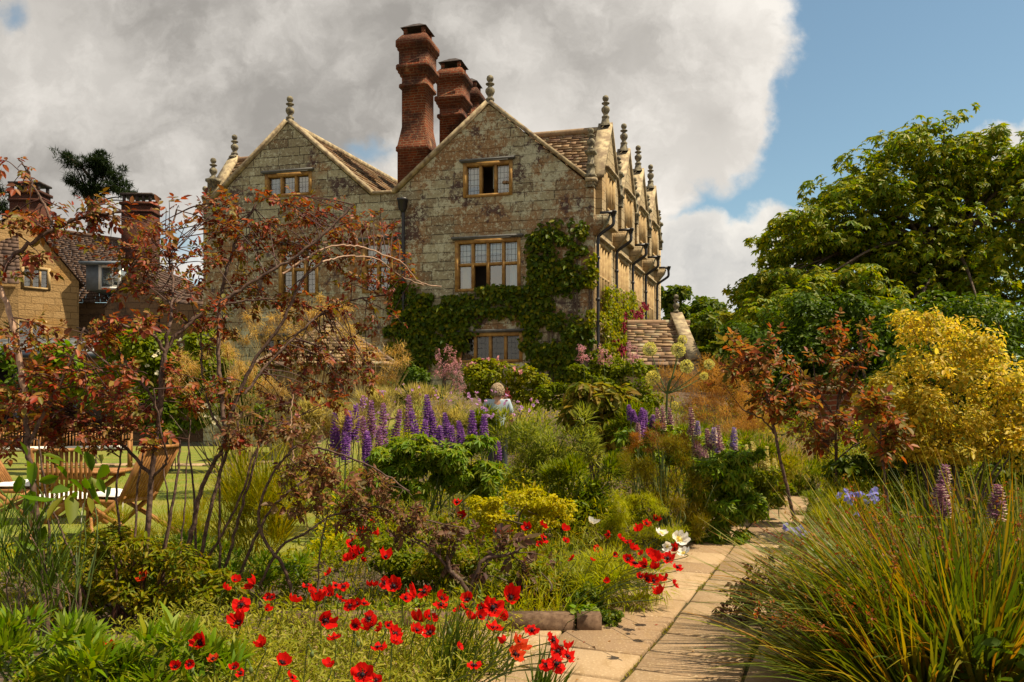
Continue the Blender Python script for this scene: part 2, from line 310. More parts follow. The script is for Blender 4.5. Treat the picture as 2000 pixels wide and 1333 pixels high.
# ------------------------------------------------------------------ ground, lawn, path
PA = np.array((.386, .9225)); PB = np.array((.9225, -.386))          # along / across the flagged path
PO = np.array((.62, 4.43))                                           # a point on its central joint
def path_xy(a, b): return PO[0]+PA[0]*a+PB[0]*b, PO[1]+PA[1]*a+PB[1]*b
def path_coord(x, y):
    dx, dy = x-PO[0], y-PO[1]; return dx*PA[0]+dy*PA[1], dx*PB[0]+dy*PB[1]
def build_ground():
    m, nt = mat('garden_soil'); tcn = nd(nt, 'ShaderNodeTexCoord')
    a = nd(nt, 'ShaderNodeTexNoise', i_Vector=tcn.outputs['Object'], i_Scale=6.0, i_Detail=9.0, i_Roughness=.7)
    b_ = nd(nt, 'ShaderNodeTexNoise', i_Vector=tcn.outputs['Object'], i_Scale=.5, i_Detail=5.0)
    c = mixc(nt, ss(nt, a.outputs[0], .35, .65), (.06, .04, .024), (.13, .085, .05))
    sp = nd(nt, 'ShaderNodeSeparateXYZ', i_0=tcn.outputs['Object'])
    c = mixc(nt, ss(nt, sp.outputs[1], 24, 40), c, mixc(nt, b_.outputs[0], (.05, .075, .02), (.10, .10, .03)))
    bs = nd(nt, 'ShaderNodeBsdfPrincipled', i_0=c, i_Roughness=.95)
    lk(nt, nd(nt, 'ShaderNodeBump', i_Strength=.8, i_Distance=.04, i_Height=a.outputs[0]).outputs[0], bs.inputs['Normal']); out(nt, bs.outputs[0])
    xs = np.concatenate([[-1500, -600, -200, -80], np.linspace(-40, 30, 90), [80, 200, 600, 1500]])
    ys = np.concatenate([[-1500, -300, -60], np.linspace(-10, 45, 80), [80, 200, 600, 2000]])
    X, Y = np.meshgrid(xs, ys); Z = gz(X, Y); nx = len(xs); ny = len(ys)
    i, j = np.meshgrid(np.arange(nx-1), np.arange(ny-1)); k = j*nx+i
    mb = MB(); mb.add(np.stack([X, Y, Z], -1).reshape(-1, 3), np.stack([k, k+1, k+nx+1, k+nx], -1).reshape(-1, 4))
    tag(obj('ground', mb, m, smooth=True), 'dark garden soil under the beds running out to fields', 'ground', kind='structure')
    # lawn
    m2, nt = mat('lawn_turf'); tcn = nd(nt, 'ShaderNodeTexCoord')
    a = nd(nt, 'ShaderNodeTexNoise', i_Vector=tcn.outputs['Object'], i_Scale=40.0, i_Detail=6.0)
    b_ = nd(nt, 'ShaderNodeTexNoise', i_Vector=tcn.outputs['Object'], i_Scale=1.2, i_Detail=5.0)
    c = mixc(nt, ss(nt, a.outputs[0], .3, .7), (.09, .13, .008), (.20, .235, .016)); c = mixc(nt, ss(nt, b_.outputs[0], .4, .65), c, (.22, .20, .028))
    bs = nd(nt, 'ShaderNodeBsdfPrincipled', i_0=c, i_Roughness=.9); lk(nt, nd(nt, 'ShaderNodeBump', i_Strength=1.0, i_Distance=.03, i_Height=a.outputs[0]).outputs[0], bs.inputs['Normal']); out(nt, bs.outputs[0])
    mb = MB(); xs = np.linspace(-16, -2.2, 24); ys = np.linspace(7.6, 30, 40)
    X, Y = np.meshgrid(xs, ys); Z = gz(X, Y)+.006; nx = len(xs)
    i, j = np.meshgrid(np.arange(nx-1), np.arange(len(ys)-1)); k = j*nx+i
    mb.add(np.stack([X, Y, Z], -1).reshape(-1, 3), np.stack([k, k+1, k+nx+1, k+nx], -1).reshape(-1, 4))
    tag(obj('lawn', mb, m2, smooth=True), 'sunlit mown lawn with garden furniture on the left', 'lawn', kind='structure')
    mb = MB(); n = 12000
    x = rng.uniform(-9, -2.3, n); y = rng.uniform(7.7, 17, n); p = np.stack([x, y, gz(x, y)], -1)
    d = unit(np.array((0, 0, 1))+.5*rng.normal(size=(n, 3))); blades(mb, p, d, rng.uniform(.05, .1, n), .008, .2, 2)
    tag(obj('lawn_grass', mb, leafmat('lawn_blade', [(.10, .15, .012), (.21, .24, .02), (.15, .18, .016)])), 'short blades of mown lawn grass', 'grass', kind='stuff')
    # lawn stone strip
    mb = MB()
    for i in range(16):
        x = -11.5+i*.62; y = 19.6-.25*i*.62*.1
        mb.box((x, y+.2, gz(x, y)+.02), (.6, .55+.05*random.random(), .05))
    tag(obj('garden_path', mb, M['flag']), 'narrow stone path crossing the lawn', 'path', kind='structure')
def build_path():
    mb = MB(); fac = MB()
    def slab(a0, a1, b0, b1, h):
        g = .012; ga = .017; q = []
        for (a, b) in ((a0+ga, b0+g), (a1-ga, b0+g), (a1-ga, b1-g), (a0+ga, b1-g)):
            a += random.uniform(-.012, .012); b += random.uniform(-.012, .012); q.append((a, b))
        lo = [(*path_xy(a, b), float(gz(*path_xy(a, b)))-.01) for a, b in q]
        e = .010; cx = sum(a for a, b in q)/4; cy = sum(b for a, b in q)/4; s_ = lambda a, c: a-e*np.sign(a-c)
        md = [(*path_xy(a, b), float(gz(*path_xy(a, b)))+h-.009) for a, b in q]
        tp = [(*path_xy(s_(a, cx), s_(b, cy)), float(gz(*path_xy(a, b)))+h+random.uniform(-.003, .003)) for a, b in q]
        f = [(8, 9, 10, 11)]
        for i in range(4):
            j = (i+1) % 4; f += [(i, j, j+4, i+4), (i+4, j+4, j+8, i+8)]
        mb.add(lo+md+tp, f)
    for b0, b1, ph in ((-.62, 0, 0), (0, .60, .06), (.60, 1.2, .02)):
        a = -3.0+ph
        while a < (9.2 if b1 < .7 else 2.2):
            L = random.choice((.34, .38, .42, .46, .56)); slab(a, a+L, b0, b1, .03+random.uniform(-.004, .004)); a += L
    for b0, b1, ph in ((-1.2, -.62, .02), (-1.8, -1.2, .05), (-2.4, -1.8, 0.)):
        a = -3.0+ph
        while a < .9:
            L = min(random.choice((.38, .44, .52)), .95-a) if a > .5 else random.choice((.38, .44, .52)); slab(a, a+L, b0, b1, .03); a += L
    m, nt = mat('flagstone'); g = nd(nt, 'ShaderNodeNewGeometry'); tcn = nd(nt, 'ShaderNodeTexCoord')
    c = ramp(nt, g.outputs['Random Per Island'], [(.30, .205, .115), (.37, .26, .15), (.24, .158, .09), (.33, .23, .13), (.40, .29, .175)])
    mp = nd(nt, 'ShaderNodeMapping', i_0=tcn.outputs['Object'], i_2=(0, 0, .4), i_3=(6, 2.2, 3))
    no = nd(nt, 'ShaderNodeTexNoise', i_Vector=mp.outputs[0], i_Scale=2.0, i_Detail=10.0, i_Roughness=.68)
    c = mixc(nt, math_(nt, 'MULTIPLY', ss(nt, no.outputs[0], .46, .66), .6), c, (.26, .17, .08))
    n2 = nd(nt, 'ShaderNodeTexNoise', i_Vector=tcn.outputs['Object'], i_Scale=60.0, i_Detail=5.0)
    c = mixc(nt, math_(nt, 'MULTIPLY', ss(nt, n2.outputs[0], .55, .72), .45), c, (.60, .48, .30))
    bs = nd(nt, 'ShaderNodeBsdfPrincipled', i_0=c, i_Roughness=.85); bs.inputs['Specular IOR Level'].default_value = .2
    lk(nt, nd(nt, 'ShaderNodeBump', i_Strength=.6, i_Distance=.012, i_Height=math_(nt, 'ADD', no.outputs[0], math_(nt, 'MULTIPLY', n2.outputs[0], .4))).outputs[0], bs.inputs['Normal']); out(nt, bs.outputs[0])
    M['flag'] = m
    tag(obj('path', mb, m), 'sandstone flagged garden path running up between the beds', 'path', kind='structure')
    # joint sand sheet 4 mm over the soil
    q = []; mb = MB()
    for i, a in enumerate(np.linspace(-3.2, 9.3, 30)):
        for b in (-.66 if a > 1 else -2.4, .64 if a > 2.2 else 1.3):
            x, y = path_xy(a, b); q.append((x, y, float(gz(x, y))+.005))
    mb.add(q, [(2*i, 2*i+1, 2*i+3, 2*i+2) for i in range(29)])
    tag(obj('path_bed', mb, plain('joint_sand', (.075, .055, .028), .95, .1, nscale=30, col2=(.035, .034, .014))), 'mossy sand bed in the joints of the path', 'path', kind='structure')
    mb = MB(); n = 4200; pts = []
    for _ in range(n):
        r = random.random(); a = random.uniform(-1.2, 9)
        b = random.choice((0, 0, 0, .6))+random.gauss(0, .016) if r < .8 else random.choice((-.64, -.62, 1.2))+random.gauss(0, .03)
        x, y = path_xy(a, b); pts.append((x, y, float(gz(x, y))+.012))
    pts = np.array(pts); keep = np.sin(pts[:, 1]*9+3*np.sin(pts[:, 0]*7)) > -.3; pts = pts[keep]; n = len(pts)
    blades(mb, pts, unit(np.array((0, 0, .8))+.7*rng.normal(size=(n, 3))), rng.uniform(.015, .035, n), .006, .3, 2)
    tag(obj('joint_moss', mb, leafmat('joint_moss', [(.10, .11, .02), (.17, .15, .03), (.12, .09, .03)])), 'moss and tiny grass growing in the path joints', 'moss', kind='stuff')
    # fallen leaves and petals
    mb = MB(); n = 130; pts = []
    for _ in range(n):
        x, y = path_xy(random.uniform(-.5, 5), random.choice((random.uniform(-.65, -.2), random.uniform(-.66, 1.1)))); pts.append((x, y, float(gz(x, y))+.036))
    d = rv(n); d[:, 2] *= .1; leaves(mb, np.array(pts), unit(d), np.tile((0, 0, 1.), (n, 1)), rng.uniform(.010, .028, n), rng.uniform(.005, .013, n))
    tag(obj('leaf_litter', mb, leafmat('dry_litter', [(.16, .08, .035), (.22, .13, .06), (.10, .05, .025), (.3, .02, .012)])), 'scattered dry leaves and fallen petals on the flagstones', 'litter', kind='stuff')
    # stone kerb at the bed corner
    mb = MB()
    for i, (x0, x1) in enumerate(((-1.6, -.9), (-.89, -.12), (-.11, .42), (.43, .60))):
        for zz in (0,):
            mb.box(((x0+x1)/2, 5.43-.02*i*.3, .055), (x1-x0-.008, .12, .15))
    tag(obj('stone_kerb', mb, plain('kerb_stone', (.17, .11, .07), .9, .1, nscale=25, col2=(.09, .055, .035), bump=.15)), 'low brown stone kerb edging the bed corner beside the path', 'kerb')

# ------------------------------------------------------------------ foliage primitives (many small faces, one mesh per part)
def leaves(mb, Pp, D, N, L, W, fold=.18, droop=.12, mi=0):
    n = len(Pp); L = np.broadcast_to(L, n)[:, None]; W = np.broadcast_to(W, n)[:, None]
    S = unit(np.cross(D, N)); N = np.cross(S, D)
    v = np.stack([Pp, Pp+D*.3*L+S*W*.5+N*W*fold, Pp+D*.68*L+S*W*.42+N*(W*fold-L*droop*.4), Pp+D*L-N*L*droop,
                  Pp+D*.68*L-S*W*.42+N*(W*fold-L*droop*.4), Pp+D*.3*L-S*W*.5+N*W*fold], 1).reshape(-1, 3)
    b = np.arange(n)[:, None]*6
    mb.add(v, np.concatenate([b+np.array([[0, 1, 2, 3]]), b+np.array([[0, 3, 4, 5]])]), mi)
def blades(mb, Pp, D, L, W, bend, nseg=4, mi=0):
    n = len(Pp); L = np.broadcast_to(L, n).astype(float); W = np.broadcast_to(W, n).astype(float); bend = np.broadcast_to(bend, n).astype(float)
    S = unit(np.cross(D, np.array((0, 0, 1.)))+.35*rv(n)); rows = []
    for k in range(nseg+1):
        t = k/nseg; c = Pp+D*(L*t)[:, None]; c[:, 2] -= bend*L*t*t
        c += (D*np.array((1, 1, 0)))*(bend*L*.35*t*t)[:, None]
        w = W*(1-t**1.6)*.5+W*.03; rows += [c-S*w[:, None], c+S*w[:, None]]
    v = np.stack(rows, 1).reshape(-1, 3); m = 2*(nseg+1); b = np.arange(n)[:, None]*m
    mb.add(v, np.concatenate([b+np.array([[2*k, 2*k+1, 2*k+3, 2*k+2]]) for k in range(nseg)]), mi)
def compound(mb, Pp, D, N, R, L, W, pairs=2, mi=0):
    S = unit(np.cross(D, N)); n = len(Pp); R = np.broadcast_to(R, n)[:, None]
    leaves(mb, Pp+D*R, D, N, L, W, mi=mi)
    for k in range(pairs):
        t = .35+.5*k/max(1, pairs-1) if pairs > 1 else .6
        for sg in (-1, 1):
            d = unit(D*.55+S*sg*.85-N*.15+.12*rv(n)); leaves(mb, Pp+D*R*t, d, unit(N+.25*rv(n)), np.asarray(L)*.9, np.asarray(W)*.9, mi=mi)
def palmate(mb, Pp, D, N, L, W, k=6, spread=1.9, mi=0):
    S = unit(np.cross(D, N)); n = len(Pp)
    for i in range(k):
        a = (i/(k-1)-.5)*2*spread; s_ = .62+.38*math.cos(a*.8)
        d = unit(D*math.cos(a)+S*math.sin(a)-N*.28+.08*rv(n)); leaves(mb, Pp, d, unit(N+.15*rv(n)), np.asarray(L)*s_, np.asarray(W)*s_, mi=mi)
def lumps(blobs, n, sub=7, shell=.55):
    """points + outward directions in uneven leaf clumps scattered through ellipsoids (cx,cy,cz,rx,ry,rz)"""
    vol = np.array([(b[3]*b[4]*b[5])**.667 for b in blobs]); cnt = np.maximum(8, (n*vol/vol.sum()).astype(int)); pts, ns = [], []
    for b, c in zip(blobs, cnt):
        ce, r = np.array(b[:3]), np.array(b[3:6])
        k = max(3, int(sub)); dc = rv(k)*(rng.uniform(.25, .95, k)**.6)[:, None]; rr = rng.uniform(.25, .5, k)
        idx = rng.integers(0, k, c); d = rv(c); rad = shell+(1-shell)*rng.random(c)
        q = dc[idx]+d*(rr[idx]*rad)[:, None]; pts.append(ce+q*r); ns.append(unit(d*.75+q*.5))
    return np.concatenate(pts), np.concatenate(ns)
def pxblobs(bl, D, dep=None):
    o = []
    for b in bl:
        px, py, rx, ry = b[:4]; dd = b[4] if len(b) > 4 else 0; c = P(px, py, D+dd); s_ = (D+dd)/F
        o.append((*c, rx*s_, (dep or max(.25, .7*min(rx, ry)*s_*1.2)), ry*s_))
    return o
def foliage(mb, blobs, n, L, W, kind='leaf', sub=7, up=.55, hang=.25, shell=.55, var=.35, mi=0):
    p, o = lumps(blobs, n, sub, shell); n = len(p)
    N = unit(o*.7+np.array((0, 0, up))+.55*rv(n)); d = unit(o*.5+rv(n)*.8+np.array((0, 0, -hang))); d = unit(d-N*(d*N).sum(1)[:, None]*.8)
    s_ = np.exp(rng.normal(0, var, n)*.6); l = L*s_; w = W*s_
    if kind == 'leaf': leaves(mb, p, d, N, l, w, mi=mi)
    elif kind == 'compound': compound(mb, p, d, N, l*1.3, l, w, mi=mi)
    elif kind == 'palmate': palmate(mb, p, d, N, l, w, mi=mi)
    elif kind == 'blade': blades(mb, p, unit(o+np.array((0, 0, up))+.4*rv(n)), l, w, .25, 3, mi=mi)
    elif kind == 'needle': blades(mb, p, unit(o*.6+rv(n)+np.array((0, 0, up*.4))), l, w, .1, 1, mi=mi)
    return p, o
def stems(mb, base, blobs, k, r0, spread=.085, sag=.15):
    for i in range(k):
        b = blobs[i % len(blobs)]; e = np.array(b[:3])+rv(1)[0]*np.array(b[3:6])*.6
        s_ = np.array(base)+np.array((random.gauss(0, spread), random.gauss(0, spread), 0)); mid = s_*.45+e*.55+np.array((random.gauss(0, .1), random.gauss(0, .1), sag*np.linalg.norm(e-s_)))
        t = smooth_line([s_, mid, e], 5); mb.tube(t, np.linspace(r0, r0*.3, len(t)), 5)
def shrub(name, label, cat, D, bx, bl, n, L, W, m, kind='leaf', dep=None, sm='bark', ns=8, r0=.012, group=None, sub=7, fl=None, **kw):
    b3 = pxblobs(bl, D, dep); x = (bx-1000)/F*D; base = np.array((x, D, float(gz(x, D))))
    t = thing(name, label, cat, base, group); mb = MB(); foliage(mb, b3, n, L, W, kind, sub, **kw); obj('foliage', mb, m, t)
    if ns: mb = MB(); stems(mb, base-np.array((0, 0, .03)), b3, ns, r0); obj('stems', mb, M[sm], t)
    if fl:
        for fname, fm, fb, fn, fs in fl:
            mb = MB(); fb3 = pxblobs(fb, D-.15, .25); p, o = lumps(fb3, fn, 5, .8)
            for q, oo in zip(p, o):
                mb = MB(); k = 6; leaves(mb, q+rv(k)*fs*.15, unit(rv(k)+oo*.5), unit(oo+np.array((0, -.6, .4))+.5*rv(k)), fs, fs*.8, fold=.1); obj('flower', mb, fm, t)
    return t
# ------------------------------------------------------------------ the stone manor house
HC = np.array((2.745, 27.0, 0)); HU = np.array((-.9701, .2425, 0)); HV = np.array((.347, .938, 0)); EZ = np.array((0, 0, 1.))
def HP(s, t, z): return HC+s*HU+t*HV+z*EZ
def S_(px): k = (px-1000)/F; return (2.745-27*k)/(.9701+.2425*k)
def Zf(px, py): return EYE+(HY-py)/F*(27+.2425*S_(px))
FRONT = lambda a, d, z: HP(a, d, z)
SIDE = lambda a, d, z: HP(d, a, z)
def hb(mb, Mf, a0, a1, d0, d1, z0, z1, mi=0):
    mb.hexa([Mf(a, d, z) for z in (z0, z1) for a, d in ((a0, d0), (a1, d0), (a1, d1), (a0, d1))], mi)
def poly_wall(mb, Mf, outer, holes, d=0, reveal=.25, edge=0):
    lp = [[Vector((a, z, 0)) for a, z in outer]]+[[Vector((a, z, 0)) for a, z in h] for h in holes]
    fl = [p for l in lp for p in l]; tr = tessellate_polygon(lp)
    mb.add([Mf(p.x, d, p.y) for p in fl], [tuple(t) for t in tr])
    def skirt(l, d1):
        n = len(l); v = [Mf(a, d, z) for a, z in l]+[Mf(a, d1, z) for a, z in l]; mb.add(v, [(i, (i+1) % n, n+(i+1) % n, n+i) for i in range(n)])
    for h in holes: skirt(h, d+reveal)
    if edge: skirt(outer, d+edge)
def window(root, Mf, a0, a1, z0, z1, n, trans=(), d=0, hood=True, m='trim', opened=(), curtains=(), lead=(True,), jw=.12, mw=.085, dim=False):
    f = MB(); e = .002
    hb(f, Mf, a0, a0+jw, d-.03, d+.22, z0, z1); hb(f, Mf, a1-jw, a1, d-.03, d+.22, z0, z1)
    hb(f, Mf, a0+jw, a1-jw, d-.028, d+.22, z1-jw, z1); hb(f, Mf, a0+jw, a1-jw, d-.05, d+.24, z0, z0+.09)
    iw = (a1-a0-2*jw-(n-1)*mw)/n; cols = []
    for i in range(n):
        x0 = a0+jw+i*(iw+mw); cols.append((x0, x0+iw))
        if i: hb(f, Mf, x0-mw, x0, d+.005, d+.2, z0+.09, z1-jw)
    rows = []; lo = z0+.09
    for t in trans:
        for (x0, x1) in cols: hb(f, Mf, x0, x1, d+.008, d+.195, t-.045, t+.045)
        rows.append((lo, t-.045)); lo = t+.045
    rows.append((lo, z1-jw))
    w = obj('window', f, M[m], root)
    if hood:
        hm = MB(); hb(hm, Mf, a0-.10, a1+.10, d-.13, d+.0, z1+.03, z1+.10); hb(hm, Mf, a0-.06, a1+.06, d-.07, d+.0, z1-.002+.004, z1+.028)
        obj('hood_mould', hm, M['hood'] if Mf is FRONT else M['coping'], w)
    g = MB()
    for r, (lz, hz) in enumerate(rows):
        for c_, (x0, x1) in enumerate(cols):
            if (r, c_) in opened: continue
            ld = 1 if (lead[min(r, len(lead)-1)]) else 0
            g.add([Mf(x0, d+.12, lz), Mf(x1, d+.12, lz), Mf(x1, d+.12, hz), Mf(x0, d+.12, hz)], [(0, 1, 2, 3)], ld)
    obj('glazing', g, [M['glass'], M['dimglass'] if dim else M['leadglass']], w, uv=True)
    b = MB(); hb(b, Mf, a0+.02, a1-.02, d+.26, d+1.4, z0, z1)
    v = b.v[0]; b2 = MB(); b2.add(v, [HEX[0], HEX[1], HEX[3], HEX[4], HEX[5]]); obj('interior', b2, M['room'], w)
    if curtains:
        cu = MB()
        for (u0, u1, w0, w1) in curtains:            # fractions of the opening
            x = np.linspace(a0+jw+(a1-a0-2*jw)*u0, a0+jw+(a1-a0-2*jw)*u1, 13); zz = (z0+.09+(z1-z0)*w0, z0+.02+(z1-z0)*w1)
            for i in range(12):
                d0 = d+.30+.03*(i % 2); d1 = d+.30+.03*((i+1) % 2)
                cu.add([Mf(x[i], d0, zz[0]), Mf(x[i+1], d1, zz[0]), Mf(x[i+1], d1, zz[1]), Mf(x[i], d0, zz[1])], [(0, 1, 2, 3)])
        obj('curtain', cu, M['curtain'], w)
    return w
FIN = [(.15, 0), (.17, .03), (.17, .09), (.11, .12), (.10, .20), (.15, .27), (.19, .36), (.18, .46), (.10, .54), (.075, .60), (.17, .65), (.18, .68), (.08, .73), (.07, .76), (.12, .80), (.145, .88), (.12, .97), (.05, 1.02), (0, 1.025)]
def finial(root, c, k=1.0, foot=.0):
    mb = MB(); mb.lathe(c, [(r*k, z*k) for r, z in FIN], 14)
    if foot: mb.lathe(c-EZ*foot, [(.24, 0), (.15, foot)], 4, rot=.6)
    obj('finial', mb, M['finial'], root, smooth=True)
def slates(mb, e0, e1, r0, r1, n, wmean=.42, th=.045, jit=.02, nrm=None):
    """overlapping stone slates in n courses between eave e0-e1 and ridge r0-r1"""
    e0, e1, r0, r1 = map(np.array, (e0, e1, r0, r1)); nn = unit(np.cross(e1-e0, (r0+r1)/2-(e0+e1)/2))
    if nn[2] < 0: nn = -nn
    w = np.power(np.linspace(0, 1, n+1), .92)
    for i in range(n):
        t0 = w[i]; t1 = min(1, w[i+1]+.35*(w[i+1]-w[i])); A0 = e0+(r0-e0)*t0; A1 = e1+(r1-e1)*t0; B0 = e0+(r0-e0)*t1; B1 = e1+(r1-e1)*t1
        Ln = np.linalg.norm(A1-A0); x = -random.random()*wmean*.5; 
        while x < Ln:
            ww = wmean*random.uniform(.55, 1.5); x0 = max(0, x); x1 = min(Ln, x+ww-.012); x += ww
            if x1-x0 < .05: continue
            u0, u1 = x0/Ln, x1/Ln; j = random.uniform(-jit, jit)*1.5; dn = unit(A0-B0); h = th*random.uniform(.7, 1.5)
            a, b = A0+(A1-A0)*u0+dn*j, A0+(A1-A0)*u1+dn*(j+random.uniform(-.012, .012)); c, d = B0+(B1-B0)*u1, B0+(B1-B0)*u0
            mb.hexa([a+nn*.02, b+nn*.02, c, d, a+nn*(h+.02), b+nn*(h+.02), c+nn*.012, d+nn*.012])
def build_house():
    R = thing('stone_house', 'grey lichen-stained stone manor house with twin front gables and brick chimneys', 'house', HP(7, 0, 1.9))
    # --- front wall
    win = [('attic', 905, 1001, 316, 384, 3), ('first', 889, 1017, 467, 568, 4), ('ground', 894, 1021, 650, 708, 4), ('attic', 518, 609, 338, 384, 3),
           ('first', 545, 622, 478, 578, 3), ('first', 708, 768, 470, 572, 2), ('ground', 511, 562, 658, 694, 2)]
    spec, holes = [], []
    for nme, p0, p1, y0, y1, n in win:
        a0, a1 = S_(p1), S_(p0); pm = (p0+p1)/2; z1, z0 = Zf(pm, y0), Zf(pm, y1); spec.append((nme, a0, a1, z0, z1, n)); holes.append([(a0, z0), (a1, z0), (a1, z1), (a0, z1)])
    zk = 9.15
    outer = [(0, -.5), (0, zk), (.25, zk), (3.65, 12.05), (7.06, zk+.05), (8.1, zk+.05), (11.34, 12.08), (14.68, zk), (14.92, zk), (14.92, -.5)]
    mb = MB(); poly_wall(mb, FRONT, outer, holes, 0, .3); obj('front_wall', mb, M['front'], R, uv=True)
    for i, (nme, a0, a1, z0, z1, n) in enumerate(spec):
        tr = (z0+(z1-z0)*.52,) if nme == 'first' else ()
        if i == 0: window(R, FRONT, a0, a1, z0, z1, n, tr, opened=((0, 1),), lead=(True,), curtains=((.0, .30, .15, .98), (.70, 1., .32, .98), (.33, .45, .2, .98)))
        elif i == 1: window(R, FRONT, a0, a1, z0, z1, n, tr, opened=((0, 2),), lead=(False, True), curtains=((0, .17, 0, .98), (.86, .99, 0, .98), (.2, .86, .70, .98)))
        else: window(R, FRONT, a0, a1, z0, z1, n, tr, curtains=((.0, 1, .5, .95),) if nme != 'ground' else (), dim=nme == 'ground')
    # --- kneelers and copings
    cp = MB()
    def rake(a, b, d0=-.10, d1=.34, th=.13, up=.02):
        (s0, z0), (s1, z1) = a, b; n = np.array((-(z1-z0), s1-s0)); n = n/np.linalg.norm(n); n *= np.sign(n[1]) if n[1] else 1
        o = n*up; q = n*(up+th); v = []
        for (s, z) in ((s0+o[0], z0+o[1]), (s1+o[0], z1+o[1])): v += [HP(s, d0, z), HP(s, d1, z)]
        for (s, z) in ((s0+q[0], z0+q[1]), (s1+q[0], z1+q[1])): v += [HP(s, d0, z), HP(s, d1, z)]
        cp.add(v, [(0, 1, 3, 2), (4, 6, 7, 5), (0, 2, 6, 4), (1, 5, 7, 3), (0, 4, 5, 1), (2, 3, 7, 6)])
    rake((.18, zk), (3.65, 12.06)); rake((7.12, zk+.03), (3.65, 12.06)); rake((8.04, zk+.03), (11.34, 12.09)); rake((14.76, zk), (11.34, 12.09))
    hb(cp, FRONT, 7.16, 8.0, -.09, .3, zk+.06, zk+.16); hb(cp, FRONT, -.10, .26, -.14, .34, zk-.02, zk+.10); hb(cp, FRONT, 14.66, 15.1, -.14, .34, zk-.02, zk+.10)
    hb(cp, FRONT, -.06, .2, -.10, .30, zk-.12, zk-.022); hb(cp, FRONT, 14.7, 15.02, -.10, .30, zk-.12, zk-.022)
    obj('gable_coping', cp, M['coping'], R)
    finial(R, HP(3.65, .1, 12.2), .88, .15); finial(R, HP(11.34, .1, 12.23), .85, .15); finial(R, HP(14.92, .1, 9.27), .72, .05)
    # --- side wall with four attic gables
    tcs = (1.43, 4.4, 7.15, 9.95); hw = (1.2, 1.2, 1.12, 1.15); LEN = 12.6
    h2 = []; sw = []
    for tc_ in tcs:
        a0, a1 = tc_-.82, tc_+.98; h2 += [[(a0, 4.6), (a1, 4.6), (a1, 7.3), (a0, 7.3)], [(a0, 2.3), (a1, 2.3), (a1, 4.0), (a0, 4.0)]]; sw += [(a0, a1, 4.6, 7.3, (6.1,)), (a0, a1, 2.3, 4.0, ())]
    mb = MB(); poly_wall(mb, SIDE, [(0, -.5), (0, 9.0), (LEN, 9.0), (LEN, -.5)], h2, 0, .3)
    obj('side_wall', mb, M['side'], R, uv=True)
    for a0, a1, z0, z1, tr in sw: window(R, SIDE, a0, a1, z0, z1, 4, tr, m='trimlit', lead=(True,), jw=.14)
    gb = MB(); gc = MB(); px = MB()
    for tc_, w in zip(tcs, hw):
        ex = (tc_-.66, 8.35, tc_+.66, 9.75); hole = [(ex[0], ex[1]), (ex[2], ex[1]), (ex[2], ex[3]), (ex[0], ex[3])]
        poly_wall(gb, SIDE, [(tc_-w, 7.95), (tc_-w, 9.35), (tc_, 11.35), (tc_+w, 9.35), (tc_+w, 7.95)], [hole], -.22, .3, .55)
    g = obj('side_gable', gb, M['side'], R, uv=True)
    for tc_, w in zip(tcs, hw):
        window(R, SIDE, tc_-.66, tc_+.66, 8.35, 9.75, 3, (), d=-.22, m='trimlit')
        cc = MB()
        for sg in (-1, 1):
            a = SIDE(tc_+sg*(w+.1), -.3, 9.28); b = SIDE(tc_, -.3, 11.42); 
            v = []
            for q in (a, b):
                for dd in (0, .5):
                    for uu in (0, .11): v.append(q+HU*dd+EZ*uu*1.4)
            cc.add(v, [(0, 1, 3, 2), (4, 6, 7, 5), (0, 4, 5, 1), (2, 3, 7, 6), (0, 2, 6, 4), (1, 5, 7, 3)])
        obj('gable_coping', cc, M['coping'], R)
        finial(R, SIDE(tc_, -.05, 11.72), .80, .28)
    # pedestals with finials in the valleys
    for t_, k in ((.05, .75), (2.92, .62), (5.8, .62), (8.55, .62), (11.35, .6)):
        mb = MB(); c = SIDE(t_, -.18 if t_ > .2 else .12, 9.25)
        mb.lathe(c, [(.20, -.3), (.20, .02), (.26, .05), (.26, .12), (.17, .16), (.17, .42), (.22, .46), (.13, .5), (.13, .75), (.16, .8), (.24, .84), (.26, .92), (.1, .95)], 4, rot=.45)
        obj('pedestal', mb, M['finial'], R); finial(R, c+EZ*.94, k)
    # corbels, hoppers and drainpipes between the bays
    for t_ in (.12, 2.92, 5.8, 8.55, 11.3):
        mb = MB(); zc = 7.95; a0, a1 = (t_-.2, t_+.2)
        v = [SIDE(a, d, z) for z, dd in ((7.35, -.04), (zc-.15, -.42), (zc+.06, -.50)) for a, d in ((a0, dd), (a1, dd), (a1, 0), (a0, 0))]
        mb.add(v, [(0, 1, 5, 4), (4, 5, 9, 8), (0, 4, 7, 3), (4, 8, 11, 7), (1, 2, 6, 5), (5, 6, 10, 9), (8, 9, 10, 11), (0, 3, 2, 1)])
        obj('corbel', mb, M['side'] if t_ > .2 else M['front'], R, uv=True)
        mb = MB(); top = SIDE(t_+.02, -.62, 8.0)
        line = smooth_line([SIDE(t_+.02, -.62, 7.95), SIDE(t_+.02, -.62, 7.72), SIDE(t_+.02, -.5, 7.6), SIDE(t_+.02, -.18, 7.38), SIDE(t_+.02, -.10, 7.2), SIDE(t_+.02, -.10, 6.5), SIDE(t_+.02, -.10, 1.8)], 4)
        mb.tube(line, .055, 8)
        for zz in (3.4, 5.2, 6.6): mb.lathe(SIDE(t_+.02, -.10, zz), [(.055, -.05), (.075, -.04), (.075, .04), (.055, .05)], 8)
        dp = obj('drainpipe', mb, M['iron'], R, smooth=False)
        mb = MB(); mb.lathe(top, [(.06, -.06), (.09, 0), (.125, .11), (.14, .12), (.14, .15), (.0, .15)], 4, rot=.4); hb(mb, SIDE, t_-.1, t_+.14, -.6, -.2, 8.05, 8.13); obj('hopper', mb, M['iron'], dp)
